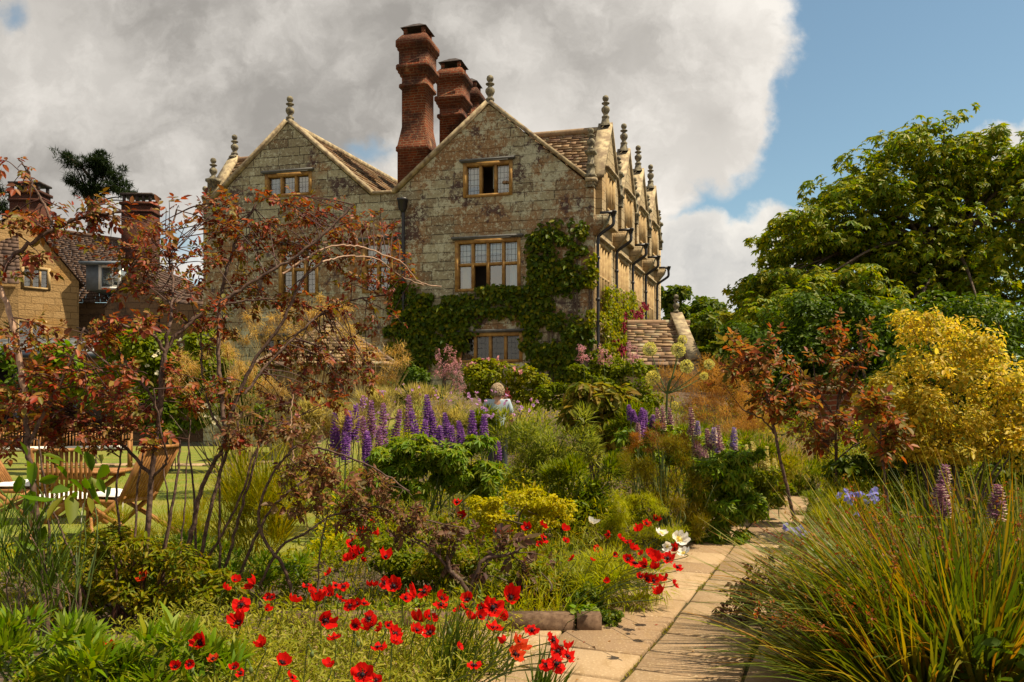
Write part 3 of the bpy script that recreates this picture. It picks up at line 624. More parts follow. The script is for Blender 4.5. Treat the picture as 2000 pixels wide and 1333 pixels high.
    mb = MB(); a = S_(790); line = [FRONT(a, -.09, 8.6), FRONT(a, -.09, 5), FRONT(a, -.09, 1.6)]; mb.tube(line, .06, 8)
    dp = obj('drainpipe', mb, M['iron'], R); mb = MB(); mb.lathe(FRONT(a, -.14, 8.6), [(.07, -.12), (.16, .0), (.2, .28), (.22, .3), (.22, .36), (0, .36)], 4, rot=.55); obj('hopper', mb, M['iron'], dp)
    # --- roofs
    for (a, b) in (((.2, zk), (3.65, 11.98)), ((7.2, zk+.03), (3.65, 11.98)), ((8.0, zk+.03), (11.34, 12.0)), ((14.75, zk), (11.34, 12.0))):
        mb = MB(); slates(mb, HP(a[0], .3, a[1]), HP(a[0], LEN, a[1]), HP(b[0], .3, b[1]), HP(b[0], LEN, b[1]), 13, .5, .05)
        obj('roof', mb, M['slate'], R)
    mb = MB()
    for s_ in (3.65, 11.34): mb.tube([HP(s_, .3, 12.06), HP(s_, LEN, 12.06)], .13, 8)
    obj('ridge_tiles', mb, M['coping'], R)
    mb = MB(); hb(mb, FRONT, 7.1, 8.1, .3, LEN, zk-.1, zk+.02); obj('valley_gutter', mb, M['lead'], R)
    for tc_, w in zip(tcs, hw):
        mb = MB(); w += .15
        slates(mb, HP(.0, tc_-w, 9.28), HP(3.2, tc_-w, 9.28), HP(.0, tc_, 11.25), HP(3.2, tc_, 11.25), 16, .36, .038, .03)
        slates(mb, HP(.0, tc_+w, 9.28), HP(3.2, tc_+w, 9.28), HP(.0, tc_, 11.25), HP(3.2, tc_, 11.25), 16, .36, .038, .03)
        mb.tube([HP(.1, tc_, 11.33), HP(3.2, tc_, 11.33)], .12, 8); obj('roof', mb, M['slate'], R)
    # --- left flank: side gables seen edge-on
    mb = MB(); poly_wall(mb, lambda a, d, z: HP(14.92-d, a, z), [(0, -.5), (0, 9.1), (.35, 9.3), (1.75, 11.5), (3.15, 9.3), (LEN, 9.3), (LEN, -.5)], [], 0, .3); obj('side_wall', mb, M['side'], R, uv=True)
    mb = MB(); slates(mb, HP(14.85, .2, 9.28), HP(11.5, .2, 9.28), HP(14.85, 1.75, 11.4), HP(11.5, 1.75, 11.4), 11, .4, .05, .03)
    slates(mb, HP(14.85, 3.3, 9.28), HP(11.5, 3.3, 9.28), HP(14.85, 1.75, 11.4), HP(11.5, 1.75, 11.4), 11, .4, .05, .03)
    mb.tube([HP(14.8, 1.75, 11.46), HP(11.6, 1.75, 11.46)], .12, 8); obj('roof', mb, M['slate'], R)
    cc = MB()
    for t0, t1 in ((.2, 1.75), (3.3, 1.75)): cc.bar(HP(14.9, t0, 9.42), HP(14.9, t1, 11.6), .42, .14)
    obj('gable_coping', cc, M['coping'], R); finial(R, HP(14.9, 1.75, 11.68), .8, .1)
    mb = MB(); c = HP(14.92, .55, 9.9)
    mb.lathe(c, [(.08, -.75), (.2, -.5), (.22, -.1), (.22, .35), (.30, .4), (.30, .5), (.1, .55)], 4, rot=.2); obj('pedestal', mb, M['finial'], R); finial(R, c+EZ*.5, .8)
    mb = MB(); hb(mb, FRONT, 0, 14.92, LEN, LEN+.3, -.5, 9.3); obj('rear_wall', mb, M['side'], R, uv=True)
    # --- chimneys
    def chimney(s, t, zb, z0, ztop, w, cow=True, base=True):
        CH = .14
        mb = MB(); c = HP(s, t, 0); rot = math.atan2(HU[1], -HU[0])*-1
        oc = lambda r, z, ch=.3: [(c[0]+(x*math.cos(-.245)-y*math.sin(-.245))*r, c[1]+(x*math.sin(-.245)+y*math.cos(-.245))*r, z) for x, y in ((1-ch, -1), (1, -1+ch), (1, 1-ch), (1-ch, 1), (-1+ch, 1), (-1, 1-ch), (-1, -1+ch), (-1+ch, -1))]
        prof = []
        if base: prof += [(w*.60, zb, .02), (w*.60, z0-.25, .02), (w*.65, z0-.24, .02), (w*.65, z0-.10, .02), (w*.60, z0, .02), (w*.49, z0+.75, CH)]
        else: prof += [(w*.5, zb, CH)]
        H = ztop
        prof += [(w*.49, H-2.05, CH), (w*.58, H-2.04, CH), (w*.58, H-1.93, CH), (w*.49, H-1.92, CH), (w*.49, H-1.60, CH), (w*.55, H-1.59, CH), (w*.55, H-1.48, CH), (w*.61, H-1.47, CH), (w*.61, H-1.36, CH), (w*.67, H-1.35, CH), (w*.67, H-1.20, CH), (w*.58, H-1.19, CH), (w*.58, H-.60, CH), (w*.63, H-.59, CH), (w*.63, H-.48, CH), (w*.68, H-.47, CH), (w*.68, H-.24, CH), (w*.58, H-.10, CH), (w*.5, H, CH), (w*.1, H, CH)]
        v = []; 
        for r, z, ch in prof: v += oc(r, z, ch)
        mb.add(v, [(i*8+j, i*8+(j+1) % 8, i*8+8+(j+1) % 8, i*8+8+j) for i in range(len(prof)-1) for j in range(8)])
        ch = obj('chimney_stack', mb, M['brick'], R, uv=True)
        mb = MB(); q = oc(w*.36, H, .0)
        for k in (0, 2, 4, 6): mb.box((np.array(q[k])+np.array((0, 0, .14))), (.15, .15, .30))
        obj('cowl_brick', mb, M['brick'], ch, uv=True)
        mb = MB(); b = oc(w*.52, H+.28, .02); tip = oc(w*.14, H+.55, .02); mb.add(b+tip, [(j, (j+1) % 8, 8+(j+1) % 8, 8+j) for j in range(8)]+[(8, 9, 10, 11), (8, 11, 12, 15), (12, 13, 14, 15)]); mb.add(b, [(0, 1, 2, 3), (0, 3, 4, 7), (4, 5, 6, 7)])
        obj('chimney_cap', mb, M['cowl'], ch)
    chimney(7.72, 3.0, 9.0, 11.75, 16.05, 1.02)
    chimney(7.55, 6.0, 9.0, 11.5, 15.9, 1.0, base=False); chimney(7.80, 8.4, 9.0, 11.5, 16.0, .9, base=False)
    return R

# ------------------------------------------------------------------ the other buildings
def build_cottage():
    R = thing('stone_cottage', 'golden stone cottage wing with dark tiled roofs behind the red roses on the left', 'house', (-20, 37, .1))
    # gabled wing facing right; local axes: a along the gable wall, d into the building
    n = np.array((.62, -.785, 0)); u = np.array((.785, .62, 0)); O = np.array((-23.4, 34.6, 0))
    Mf = lambda a, d, z: O+u*a-n*d+EZ*z
    # wall
    W = 4.2; hole1 = [(2.0, 6.9), (3.15, 6.9), (3.15, 7.9), (2.0, 7.9)]; hole2 = [(1.8, 4.2), (3.0, 4.2), (3.0, 5.5), (1.8, 5.5)]
    mb = MB(); poly_wall(mb, Mf, [(-.4, -.2), (-.4, 7.6), (1.85, 10.4), (4.3, 7.4), (4.3, -.2)], [hole1, hole2], 0, .25, .5); obj('gable_wall', mb, M['yellow'], R, uv=True)
    window(R, Mf, 2.0, 3.15, 6.9, 7.9, 3, (), m='trimlit', hood=False); window(R, Mf, 1.8, 3.0, 4.2, 5.5, 2, (), m='trimlit', hood=False)
    mb = MB(); slates(mb, Mf(4.5, -.15, 7.2), Mf(4.5, 9, 7.2), Mf(1.85, -.15, 10.5), Mf(1.85, 9, 10.5), 30, .26, .02)
    slates(mb, Mf(-.6, -.15, 7.4), Mf(-.6, 9, 7.4), Mf(1.85, -.15, 10.5), Mf(1.85, 9, 10.5), 18, .3, .035); obj('roof', mb, M['darkslate'], R)
    # main range behind: slope towards the viewer
    e0 = P(-120, 590, 38.5); e1 = P(262, 592, 38.5); r0 = P(-120, 418, 41); r1 = P(238, 470, 41)
    mb = MB(); slates(mb, e0, e1, r0, r1, 32, .28, .022); mb.tube([r0, r1], .12, 6); obj('roof', mb, M['darkslate'], R)
    mb = MB(); q = [P(-120, 590, 38.7), P(262, 592, 38.7)]; lo = [np.array((a[0], a[1], -.2)) for a in q]; mb.add(q+lo[::-1], [(0, 1, 2, 3)]); obj('wall', mb, M['brownwall'], R, uv=True)
    # lower left roof with eave
    mb = MB(); slates(mb, P(-100, 552, 33), P(40, 556, 33.6), P(-100, 440, 36), P(36, 452, 36), 14, .32, .04); obj('roof', mb, M['darkslate'], R)
    mb = MB(); a, b = P(-100, 556, 33.3), P(36, 560, 33.9); mb.add([a, b, (b[0], b[1], -.2), (a[0], a[1], -.2)], [(0, 1, 2, 3)]); obj('wall', mb, M['yellow'], R, uv=True)
    # dormer
    d0 = P(167, 519, 36.6); mb = MB(); x0, x1 = P(168, 0, 37)[0], P(236, 0, 37)[0]; zt = P(0, 518, 37)[2]; zb = P(0, 566, 37)[2]
    mb.box(((x0+x1)/2, 38.2, (zt+zb)/2), (x1-x0, 2.4, zt-zb)); dm = obj('dormer', mb, M['greyblue'], R)
    mb = MB(); mb.box(((x0+x1)/2, 38.1, zt+.06), (x1-x0+.3, 2.9, .12)); obj('dormer_roof', mb, M['greyblue'], dm)
    mb = MB(); wx = x0+.78*(x1-x0)
    for xx in (x0+.42*(x1-x0), x1-.05): mb.box((xx, 36.97, (zt+zb)/2), (.13, .08, zt-zb))
    mb.box((wx, 36.96, zt-.06), (.62*(x1-x0), .07, .12)); mb.box((wx, 36.96, zb+.06), (.62*(x1-x0), .07, .12)); mb.box((wx, 36.97, (zt+zb)/2), (.05, .05, zt-zb-.2)); obj('window_frame', mb, M['white'], dm)
    mb = MB(); mb.box((wx+.02, 36.985, (zt+zb)/2), (.58*(x1-x0), .02, zt-zb-.1)); obj('glazing', mb, M['leadglass'], dm, uv=True)
    for px0, px1, y0, y1, D in ((30, 88, 382, 470, 41), (246, 304, 404, 520, 41)):
        a = P(px0, y0, D); b = P(px1, y1, D); w = b[0]-a[0]; cx = (a[0]+b[0])/2; mb = MB()
        mb.box((cx, D, (a[2]+b[2])/2-1), (w, 1.0, a[2]-b[2]+2)); mb.box((cx, D, a[2]+.05), (w+.16, 1.16, .14)); mb.box((cx, D, a[2]-.35), (w+.14, 1.14, .1)); ch = obj('chimney_stack', mb, M['darkbrick'], R, uv=True)
        mb = MB()
        for i in range(5): mb.box((cx-w/2+.1+i*(w-.2)/4, D-.4, a[2]+.3), (.12, .12, .38))
        for i in (0, 4): mb.box((cx-w/2+.1+i*(w-.2)/4, D+.4, a[2]+.3), (.12, .12, .38))
        mb.box((cx, D, a[2]+.52), (w+.1, 1.1, .09)); obj('chimney_cowl', mb, M['cowl'], ch)
    # shaded link range
    L_ = thing('stone_link_range', 'shaded brown stone range with a gable between the cottage and the manor house', 'house', P(270, 800, 35))
    a, b = P(205, 690, 35.2), P(398, 690, 34.4); mb = MB(); zt = P(0, 590, 35)[2]
    ap = P(268, 512, 35.0); lft = P(205, 600, 35.2); rgt = P(340, 592, 34.7); far = P(398, 598, 34.4)
    mb.add([(a[0], a[1], -.2), (b[0], b[1], -.2), far, rgt, ap, lft], [(0, 1, 3, 5), (5, 3, 4, 4)][:1]); mb.add([lft, rgt, ap], [(0, 1, 2)]); mb.add([(a[0], a[1], -.2), (b[0], b[1], -.2), far, rgt], [(1, 2, 3)])
    obj('wall', mb, M['brownwall'], L_, uv=True)
    mb = MB(); bk = np.array((.25, 5, 0)); slates(mb, lft-(0, .1, .05), lft+bk, ap+(0, -.1, .05), ap+bk, 12, .32, .04); slates(mb, rgt-(0, .1, .05), rgt+bk, ap+(0, -.1, .05), ap+bk, 12, .32, .04)
    slates(mb, rgt, far, rgt+(.3, 3, 1.6), far+(.3, 3, 1.6), 10, .32, .04); obj('roof', mb, M['darkslate'], L_)
    mb = MB()
    for i in range(5): x = P(222+i*34, 0, 35)[0]; mb.box((x, 34.95-.1, P(0, 640, 35)[2]), (.5, .1, .9))
    obj('window', mb, M['black'], L_)
    # low lead-roofed extension
    E_ = thing('garden_room', 'low garden room with grey lead roof and dark fascia on the left', 'building', P(80, 800, 29.5))
    x0, x1 = P(-150, 0, 29)[0], P(203, 0, 29)[0]; zr = P(0, 684, 29)[2]
    mb = MB(); mb.add([(x0, 29, zr), (x1, 29, zr), (x1, 33, zr+.75), (x0, 33, zr+.75), (x0, 29, zr-.06), (x1, 29, zr-.06), (x1, 33, zr+.69), (x0, 33, zr+.69)], HEX)
    for i in range(9): x = x0+(x1-x0)*i/8; mb.bar((x, 29, zr+.02), (x, 33, zr+.77), .05, .06)
    obj('roof', mb, M['lead'], E_)
    mb = MB(); mb.box(((x0+x1)/2, 29.05, zr-.17), (x1-x0+.1, .12, .22)); obj('fascia', mb, M['fascia'], E_)
    mb = MB(); mb.box(((x0+x1)/2, 29.15, zr-.46), (x1-x0, .1, .34)); obj('cladding', mb, M['cedar'], E_)
    mb = MB(); mb.box(((x0+x1)/2, 29.5, (zr-.6)/2), (x1-x0-.3, .1, zr-.64)); obj('glazing', mb, M['black'], E_)
    mb = MB()
    for i in range(6): mb.box((x0+(x1-x0)*(i+.98)/6, 29.2, (zr-.6)/2), (.14, .14, zr-.63))
    obj('posts', mb, M['fascia'], E_)
def build_pavilion():
    R = thing('garden_pavilion', 'small pavilion with a hipped stone-slate roof in front of the house', 'pavilion', P(640, 800, 22.5))
    D = 21.0; eL = P(492, 716, D); eR = P(778, 716, D); ze = eL[2]; ap = P(650, 632, D+2.1); rb = np.array((ap[0]-.2, ap[1]+1.6, ap[2]))
    bR = np.array((eR[0]-.45, eR[1]+5.0, ze)); bL = np.array((eL[0]-.45, eL[1]+5.0, ze))
    mb = MB(); slates(mb, eL, eR, ap-(.06, 0, 0), ap+(.06, 0, 0), 14, .36, .06, .04); slates(mb, eR, bR, ap, rb, 14, .36, .06, .04); slates(mb, eL, bL, ap, rb, 14, .36, .06, .04)
    obj('roof', mb, M['slate'], R); mb = MB(); mb.tube([ap+EZ*.05, rb+EZ*.05], .11, 7); mb.tube([eR+EZ*.04, ap+EZ*.04], .06, 6); mb.tube([eL+EZ*.04, ap+EZ*.04], .06, 6); obj('ridge_tiles', mb, M['slate'], R)
    mb = MB(); i = .35
    q = [eL+np.array((i, i, 0)), eR+np.array((-i, i, 0)), bR+np.array((-i, -i, 0)), bL+np.array((i, -i, 0))]; lo = [np.array((a[0], a[1], 0.)) for a in q]
    mb.add(q+lo, [(k, (k+1) % 4, 4+(k+1) % 4, 4+k) for k in range(4)]); obj('wall', mb, M['front'], R, uv=True)
def build_porch():
    R = thing('stone_porch', 'low stone-slate roofed outbuilding with a pale coped end wall right of the house', 'outbuilding', P(1320, 800, 25.5))
    D = 25.0; e0 = P(1225, 716, D); e1 = P(1345, 716, D); r0 = P(1225, 632, D+2.4); r1 = P(1347, 632, D+2.4)
    mb = MB(); slates(mb, e0, e1, r0, r1, 15, .40, .045, .04); mb.tube([r0, r1], .12, 6); obj('roof', mb, M['slate'], R)
    mb = MB(); q = [e0+np.array((0, .3, .17)), e1+np.array((0, .3, .17))]; mb.add(q+[np.array((q[1][0], q[1][1], 0)), np.array((q[0][0], q[0][1], 0))], [(0, 1, 2, 3)]); obj('wall', mb, M['side'], R, uv=True)
    mb = MB(); x = e1[0]; v = []
    for xx in (x, x+.28): v += [(xx, D-.25, .5), (xx, D-.25, e1[2]+.15), (xx, D+2.5, r1[2]+.3), (xx, D+2.9, r1[2]+.3), (xx, D+2.9, .5)]
    mb.add(v, [(0, 1, 2, 3), (0, 3, 4, 4)][:1]); mb.add([v[0], v[3], v[4]], [(0, 1, 2)]); mb.add([v[5], v[8], v[9]], [(0, 1, 2)]); mb.add(v, [(5, 6, 7, 8), (0, 1, 6, 5), (1, 2, 7, 6), (2, 3, 8, 7), (3, 4, 9, 8)]); obj('end_wall', mb, M['side'], R, uv=True)
    mb = MB(); mb.bar((x+.14, D-.3, e1[2]+.2), (x+.14, D+2.6, r1[2]+.36), .4, .1); obj('gable_coping', mb, M['coping'], R); finial(R, np.array((x+.14, D+2.6, r1[2]+.4)), .6)
    # brick pier half hidden by roses on the far right of the path
    T = thing('brick_pier', 'weathered red brick garden pier with a stone cap behind the roses right of the path', 'pier', P(1640, 880, 15))
    c = P(1640, 800, 15); mb = MB(); b = gz(c[0], 15); z1 = P(0, 765, 15)[2]; mb.box((c[0], 15.3, (z1+b)/2), (.55, .55, z1-b)); obj('shaft', mb, M['brick'], T, uv=True)
    mb = MB(); mb.box((c[0], 15.3, z1+.05), (.68, .68, .09)); obj('cap', mb, M['coping'], T)
# ------------------------------------------------------------------ leaf colours
G = {}
G['rose'] = leafmat('purple_rose_leaf', [(.055, .014, .012), (.14, .036, .021), (.20, .06, .03), (.09, .085, .017), (.14, .12, .026), (.30, .125, .08), (.19, .034, .026), (.06, .024, .018), (.22, .10, .045), (.10, .09, .02)], .24, .5, .5, 1.12, 1.17)
G['rosedark'] = leafmat('dark_rose_leaf', [(.07, .024, .018), (.15, .055, .03), (.10, .08, .022), (.24, .11, .06), (.10, .11, .024)], .3, .5, .5, 1.0, 1.1)
G['roseright'] = leafmat('copper_rose_leaf', [(.17, .035, .018), (.28, .085, .028), (.12, .085, .02), (.11, .12, .025), (.34, .14, .06)], .34, .5, .5, 1.05, 1.1)
G['elder'] = leafmat('purple_elder_leaf', [(.07, .032, .026), (.12, .055, .04), (.09, .07, .03), (.16, .09, .055)], .2, .5, .4, 1.0, 1.0)
G['chestnut'] = leafmat('chestnut_leaf', [(.05, .092, .013), (.09, .14, .017), (.16, .18, .021), (.065, .11, .015), (.23, .21, .032), (.11, .15, .018)], .3, .42, .45)
G['darkgreen'] = leafmat('dark_hedge_leaf', [(.03, .055, .012), (.05, .08, .015), (.04, .068, .016), (.07, .10, .018)], .25, .5, .3)
G['hedge'] = leafmat('hedge_leaf', [(.035, .06, .014), (.06, .09, .018), (.10, .11, .02)], .3)
G['limehedge'] = leafmat('lime_hedge_leaf', [(.10, .11, .018), (.16, .15, .02), (.08, .10, .02)], .35)
G['gold'] = leafmat('golden_leaf', [(.44, .35, .045), (.52, .42, .075), (.33, .29, .04), (.57, .47, .125), (.43, .28, .04), (.21, .22, .03), (.16, .17, .025)], .38, .5, .4, 1.06, 1.1)
G['ivy'] = leafmat('creeper_leaf', [(.03, .055, .011), (.05, .08, .013), (.07, .095, .016), (.035, .06, .013), (.15, .15, .025), (.022, .042, .012)], .28, .45, .35)
G['climb'] = leafmat('climbing_rose_leaf', [(.10, .125, .016), (.17, .17, .02), (.065, .10, .015), (.23, .20, .035)], .35)
G['pine'] = leafmat('pine_needle', [(.010, .018, .010), (.018, .028, .012), (.008, .014, .009)], .1, .6, .2)
G['lime'] = leafmat('lime_spiraea_leaf', [(.26, .25, .022), (.36, .32, .03), (.18, .19, .022), (.28, .22, .025)], .35)
G['fresh'] = leafmat('fresh_green_leaf', [(.065, .125, .018), (.105, .175, .024), (.155, .20, .03), (.07, .11, .02), (.20, .21, .035)], .33, .5, .5, 1.15, 1.28)
G['mid'] = leafmat('border_leaf', [(.07, .10, .015), (.125, .15, .02), (.05, .08, .014), (.17, .18, .03)], .33)
G['grey'] = leafmat('greygreen_leaf', [(.13, .16, .04), (.19, .21, .06), (.09, .12, .028), (.23, .23, .08)], .33)
G['vib'] = leafmat('viburnum_leaf', [(.09, .11, .022), (.15, .15, .035), (.065, .085, .02), (.21, .17, .06), (.11, .07, .025)], .33, .45, .4)
G['fennel'] = leafmat('bronze_fennel_leaf', [(.08, .085, .017), (.13, .125, .022), (.11, .075, .02), (.17, .15, .025)], .3)
G['fennelhead'] = leafmat('bronze_fennel_tip', [(.16, .075, .035), (.22, .12, .05), (.12, .06, .03)], .3)
G['limefern'] = leafmat('lime_fennel_leaf', [(.17, .20, .02), (.24, .24, .03), (.12, .16, .02)], .35)
G['straw'] = leafmat('oat_grass', [(.42, .29, .11), (.30, .18, .055), (.50, .37, .17), (.36, .22, .07)], .4, .5, .4, 1.0, 1.0)
G['orange'] = leafmat('orange_grass', [(.34, .17, .04), (.26, .12, .028), (.40, .23, .065), (.30, .18, .04)], .4, .5, .3, 1.0, 1.0)
G['pale'] = leafmat('pale_grass', [(.36, .31, .14), (.28, .24, .09), (.44, .37, .19), (.22, .22, .06)], .4, .5, .4, 1.0, 1.0)
G['tussock'] = leafmat('tussock_blade', [(.11, .15, .016), (.04, .075, .012), (.17, .175, .02), (.05, .09, .013), (.25, .21, .03), (.24, .10, .025), (.065, .105, .013), (.14, .15, .018), (.035, .06, .011), (.09, .13, .015), (.28, .15, .035)], .24, .5, .6, 1.1, 1.12)
G['thin'] = leafmat('meadow_blade', [(.13, .15, .02), (.20, .19, .03), (.09, .11, .018), (.26, .20, .05)], .35)
G['poppyleaf'] = leafmat('poppy_foliage', [(.16, .18, .04), (.22, .22, .06), (.10, .13, .025), (.27, .25, .09)], .35, .5, .4)
G['strap'] = leafmat('strap_leaf', [(.035, .06, .014), (.06, .085, .018), (.025, .045, .012)], .2, .35, .5)
G['big'] = leafmat('broad_leaf', [(.06, .11, .02), (.09, .14, .025), (.045, .08, .018), (.15, .15, .04)], .3, .45, .4)
G['bed'] = leafmat('mixed_bed_leaf', [(.08, .11, .016), (.15, .16, .022), (.05, .08, .014), (.12, .09, .025), (.20, .18, .03)], .33)
G['dry'] = leafmat('dry_stalk', [(.24, .15, .06), (.16, .09, .035), (.30, .21, .09)], .3)
R_ = dict(pink=leafmat('pink_flower', [(.52, .22, .26), (.60, .30, .32), (.42, .16, .22)], .35, .6, .2), crim=leafmat('crimson_rose', [(.28, .03, .06), (.20, .02, .045), (.36, .08, .11)], .3, .6, .2, 1.0, 1.1),
          mauve=leafmat('mauve_flower', [(.42, .22, .50), (.50, .30, .56)], .35, .6, .2), whitef=leafmat('white_flower', [(.66, .63, .54), (.7, .68, .62)], .3, .6, .2), thal=leafmat('thalictrum_flower', [(.38, .19, .23), (.50, .29, .33), (.26, .13, .17)], .35, .6, .2, 1.1, 1.15),
          blue=leafmat('blue_flower', [(.20, .20, .55), (.28, .28, .62)], .35, .6, .2), umbel=leafmat('umbel_green', [(.46, .44, .14), (.56, .53, .22), (.34, .34, .10)], .3, .6, .2, 1.0, 1.1), yellow=leafmat('yellow_flower', [(.62, .52, .09), (.7, .62, .2)], .35, .6, .2),
          redp=leafmat('red_petal', [(.52, .007, .005), (.60, .010, .006), (.42, .005, .004), (.56, .014, .007)], .25, .6, .1, 1.0, 1.0), orp=leafmat('orange_petal', [(.52, .05, .012), (.48, .03, .008)], .3, .5, .1, 1.0, 1.0), whp=leafmat('white_petal', [(.76, .75, .72), (.70, .69, .66)], .2, .55, .2, 1.0, 1.0))
PBLACK = plain('poppy_blotch', (.012, .006, .010), .6, .3); PCAP = plain('poppy_capsule', (.05, .06, .02), .6, .3)

# ------------------------------------------------------------------ climbing plants, trees, hedges
def wall_leaves(name, label, bl, n, L, Mf, conv, m, flw=None, out_=(.03, .32)):
    t = thing(name, label, 'climber', Mf(*conv(bl[0][0], bl[0][1])[:1], -.15, 1.7)); mb = MB(); pp, oo = [], []
    ar = np.array([b[2]*b[3] for b in bl]); cnt = (n*ar/ar.sum()).astype(int); o = Mf(0, -1, 0)-Mf(0, 0, 0)
    for b, c in zip(bl, cnt):
        k = 16; ce = [(random.uniform(-.9, .9), random.uniform(-.9, .9), random.choice((.16, .2, .28, .36, .45))) for _ in range(k)]
        for _ in range(c):
            x, y, r = random.choice(ce); an = random.uniform(0, 6.28); q = math.sqrt(random.random())*r*random.choice((1, 1, 1.25)); px, py = b[0]+b[2]*(x+q*math.cos(an)), b[1]+b[3]*(y+q*math.sin(an)); a, z = conv(px, py)
            pp.append(Mf(a, -random.uniform(out_[0], out_[0]+(out_[1]-out_[0])*(1-q/r*.7)), max(z, 1.5)))
    pp = np.array(pp); n = len(pp); N = unit(o+.75*rv(n)+np.array((0, 0, .45))); d = unit(np.array((0, 0, -.8))+.8*rv(n)); d = unit(d-N*(d*N).sum(1)[:, None]*.8)
    leaves(mb, pp, d, N, L*np.exp(rng.normal(0, .3, n)), L*.8*np.exp(rng.normal(0, .25, n))); obj('foliage', mb, m, t)
    mb = MB()
    for b in bl:
        a, z = conv(b[0], b[1]); a2, z2 = conv(b[0]+random.uniform(-8, 8), b[1]-b[3]*.8)
        as_ = a if not (Mf is FRONT and 880 < b[0] < 1032) else conv(868 if b[0] < 955 else 1045, b[1])[0]
        mb.tube(smooth_line([Mf(as_, -.05, 1.2), Mf(as_, -.06, max(1.6, z-.5)), Mf(a, -.06, z), Mf(a2 if as_ == a else a, -.05, z2 if as_ == a else z+.1)], 5), np.linspace(.035, .012, 16), 5)
    obj('stems', mb, M['bark'], t)
    if flw:
        for fn, fm, fb, k, s_ in flw:
            for b in fb:
                for _ in range(k):
                    mb = MB(); a, z = conv(b[0]+random.gauss(0, b[2]*.6), b[1]+random.gauss(0, b[3]*.6)); c = np.tile(Mf(a, -random.uniform(.3, .55), z), (8, 1))
                    leaves(mb, c, unit(rv(8)+o*.3), unit(o+.6*rv(8)), s_, s_*.9, fold=.2); obj('bloom', mb, fm, t)
    return t
def t_conv(px, py): k = (px-1000)/F; t = (27*k-2.745)/(.347-.938*k); return t, EYE+(HY-py)/F*(27+.938*t)
def f_conv(px, py): return S_(px), Zf(px, py)
def build_climbers():
    wall_leaves('virginia_creeper', 'dense dark green creeper covering the right of the front wall in a tall column', [(1080, 500, 44, 62), (1072, 450, 30, 22), (1080, 590, 54, 70), (1090, 665, 64, 60), (1100, 710, 66, 40), (1128, 470, 20, 36), (1120, 540, 26, 30), (1148, 660, 14, 30)], 7600, .13, FRONT, f_conv, G['ivy'])
    wall_leaves('virginia_creeper', 'dark creeper band hanging below the big first floor window', [(925, 590, 80, 26), (870, 612, 60, 40), (975, 585, 50, 24), (890, 650, 28, 40), (840, 640, 45, 55), (1010, 600, 22, 22)], 5600, .13, FRONT, f_conv, G['ivy'])
    wall_leaves('virginia_creeper', 'dark creeper climbing the drainpipe at the middle of the front wall', [(790, 610, 24, 60), (800, 690, 44, 50), (775, 580, 14, 40)], 2600, .13, FRONT, f_conv, G['ivy'])
    wall_leaves('climbing_rose', 'yellow-green climbing rose with crimson blooms trained on the sunlit right wall', [(1180, 600, 16, 40), (1200, 640, 30, 55), (1225, 640, 25, 40), (1180, 700, 22, 40), (1240, 660, 20, 45), (1215, 590, 18, 20)], 5200, .11, SIDE, t_conv, G['climb'], [('roses', R_['crim'], [(1200, 640, 9, 20), (1222, 615, 9, 10), (1195, 685, 9, 16), (1225, 660, 9, 20), (1238, 600, 4, 6)], 18, .10)], (.05, .55))
    wall_leaves('climbing_rose', 'small leafy rose at the corner of the front wall beside the drainpipe', [(1158, 520, 8, 22), (1152, 545, 10, 16), (1155, 625, 8, 20)], 700, .11, FRONT, f_conv, G['climb'], None)
def tree(name, label, D, trunk, limbs, bl, n, L, W, m, kind, dep=None, group=None, sub=10, r0=.3, **kw):
    x = (trunk[0][0]-1000)/F*D; base = np.array((x, D, float(gz(x, D)))); t = thing(name, label, 'tree', base, group)
    pts = [base]+[P(a, b, D) for a, b in trunk[1:]]; mb = MB(); l = smooth_line(pts, 5); mb.tube(l, np.linspace(r0, r0*.35, len(l)), 8); obj('trunk', mb, M['bark'], t)
    b3 = pxblobs(bl, D, dep); mb = MB()
    for b in b3:
        s_ = l[min(len(l)-1, int(len(l)*random.uniform(.45, .85)))]
        for _ in range(limbs):
            e = np.array(b[:3])+rv(1)[0]*np.array(b[3:6])*.6; q = smooth_line([s_, s_*.5+e*.5+np.array((0, 0, .12*np.linalg.norm(e-s_))), e], 5); mb.tube(q, np.linspace(r0*.3, r0*.06, len(q)), 5)
    obj('limbs', mb, M['bark'], t); mb = MB(); foliage(mb, b3, n, L, W, kind, sub, **kw); obj('crown', mb, m, t); return t
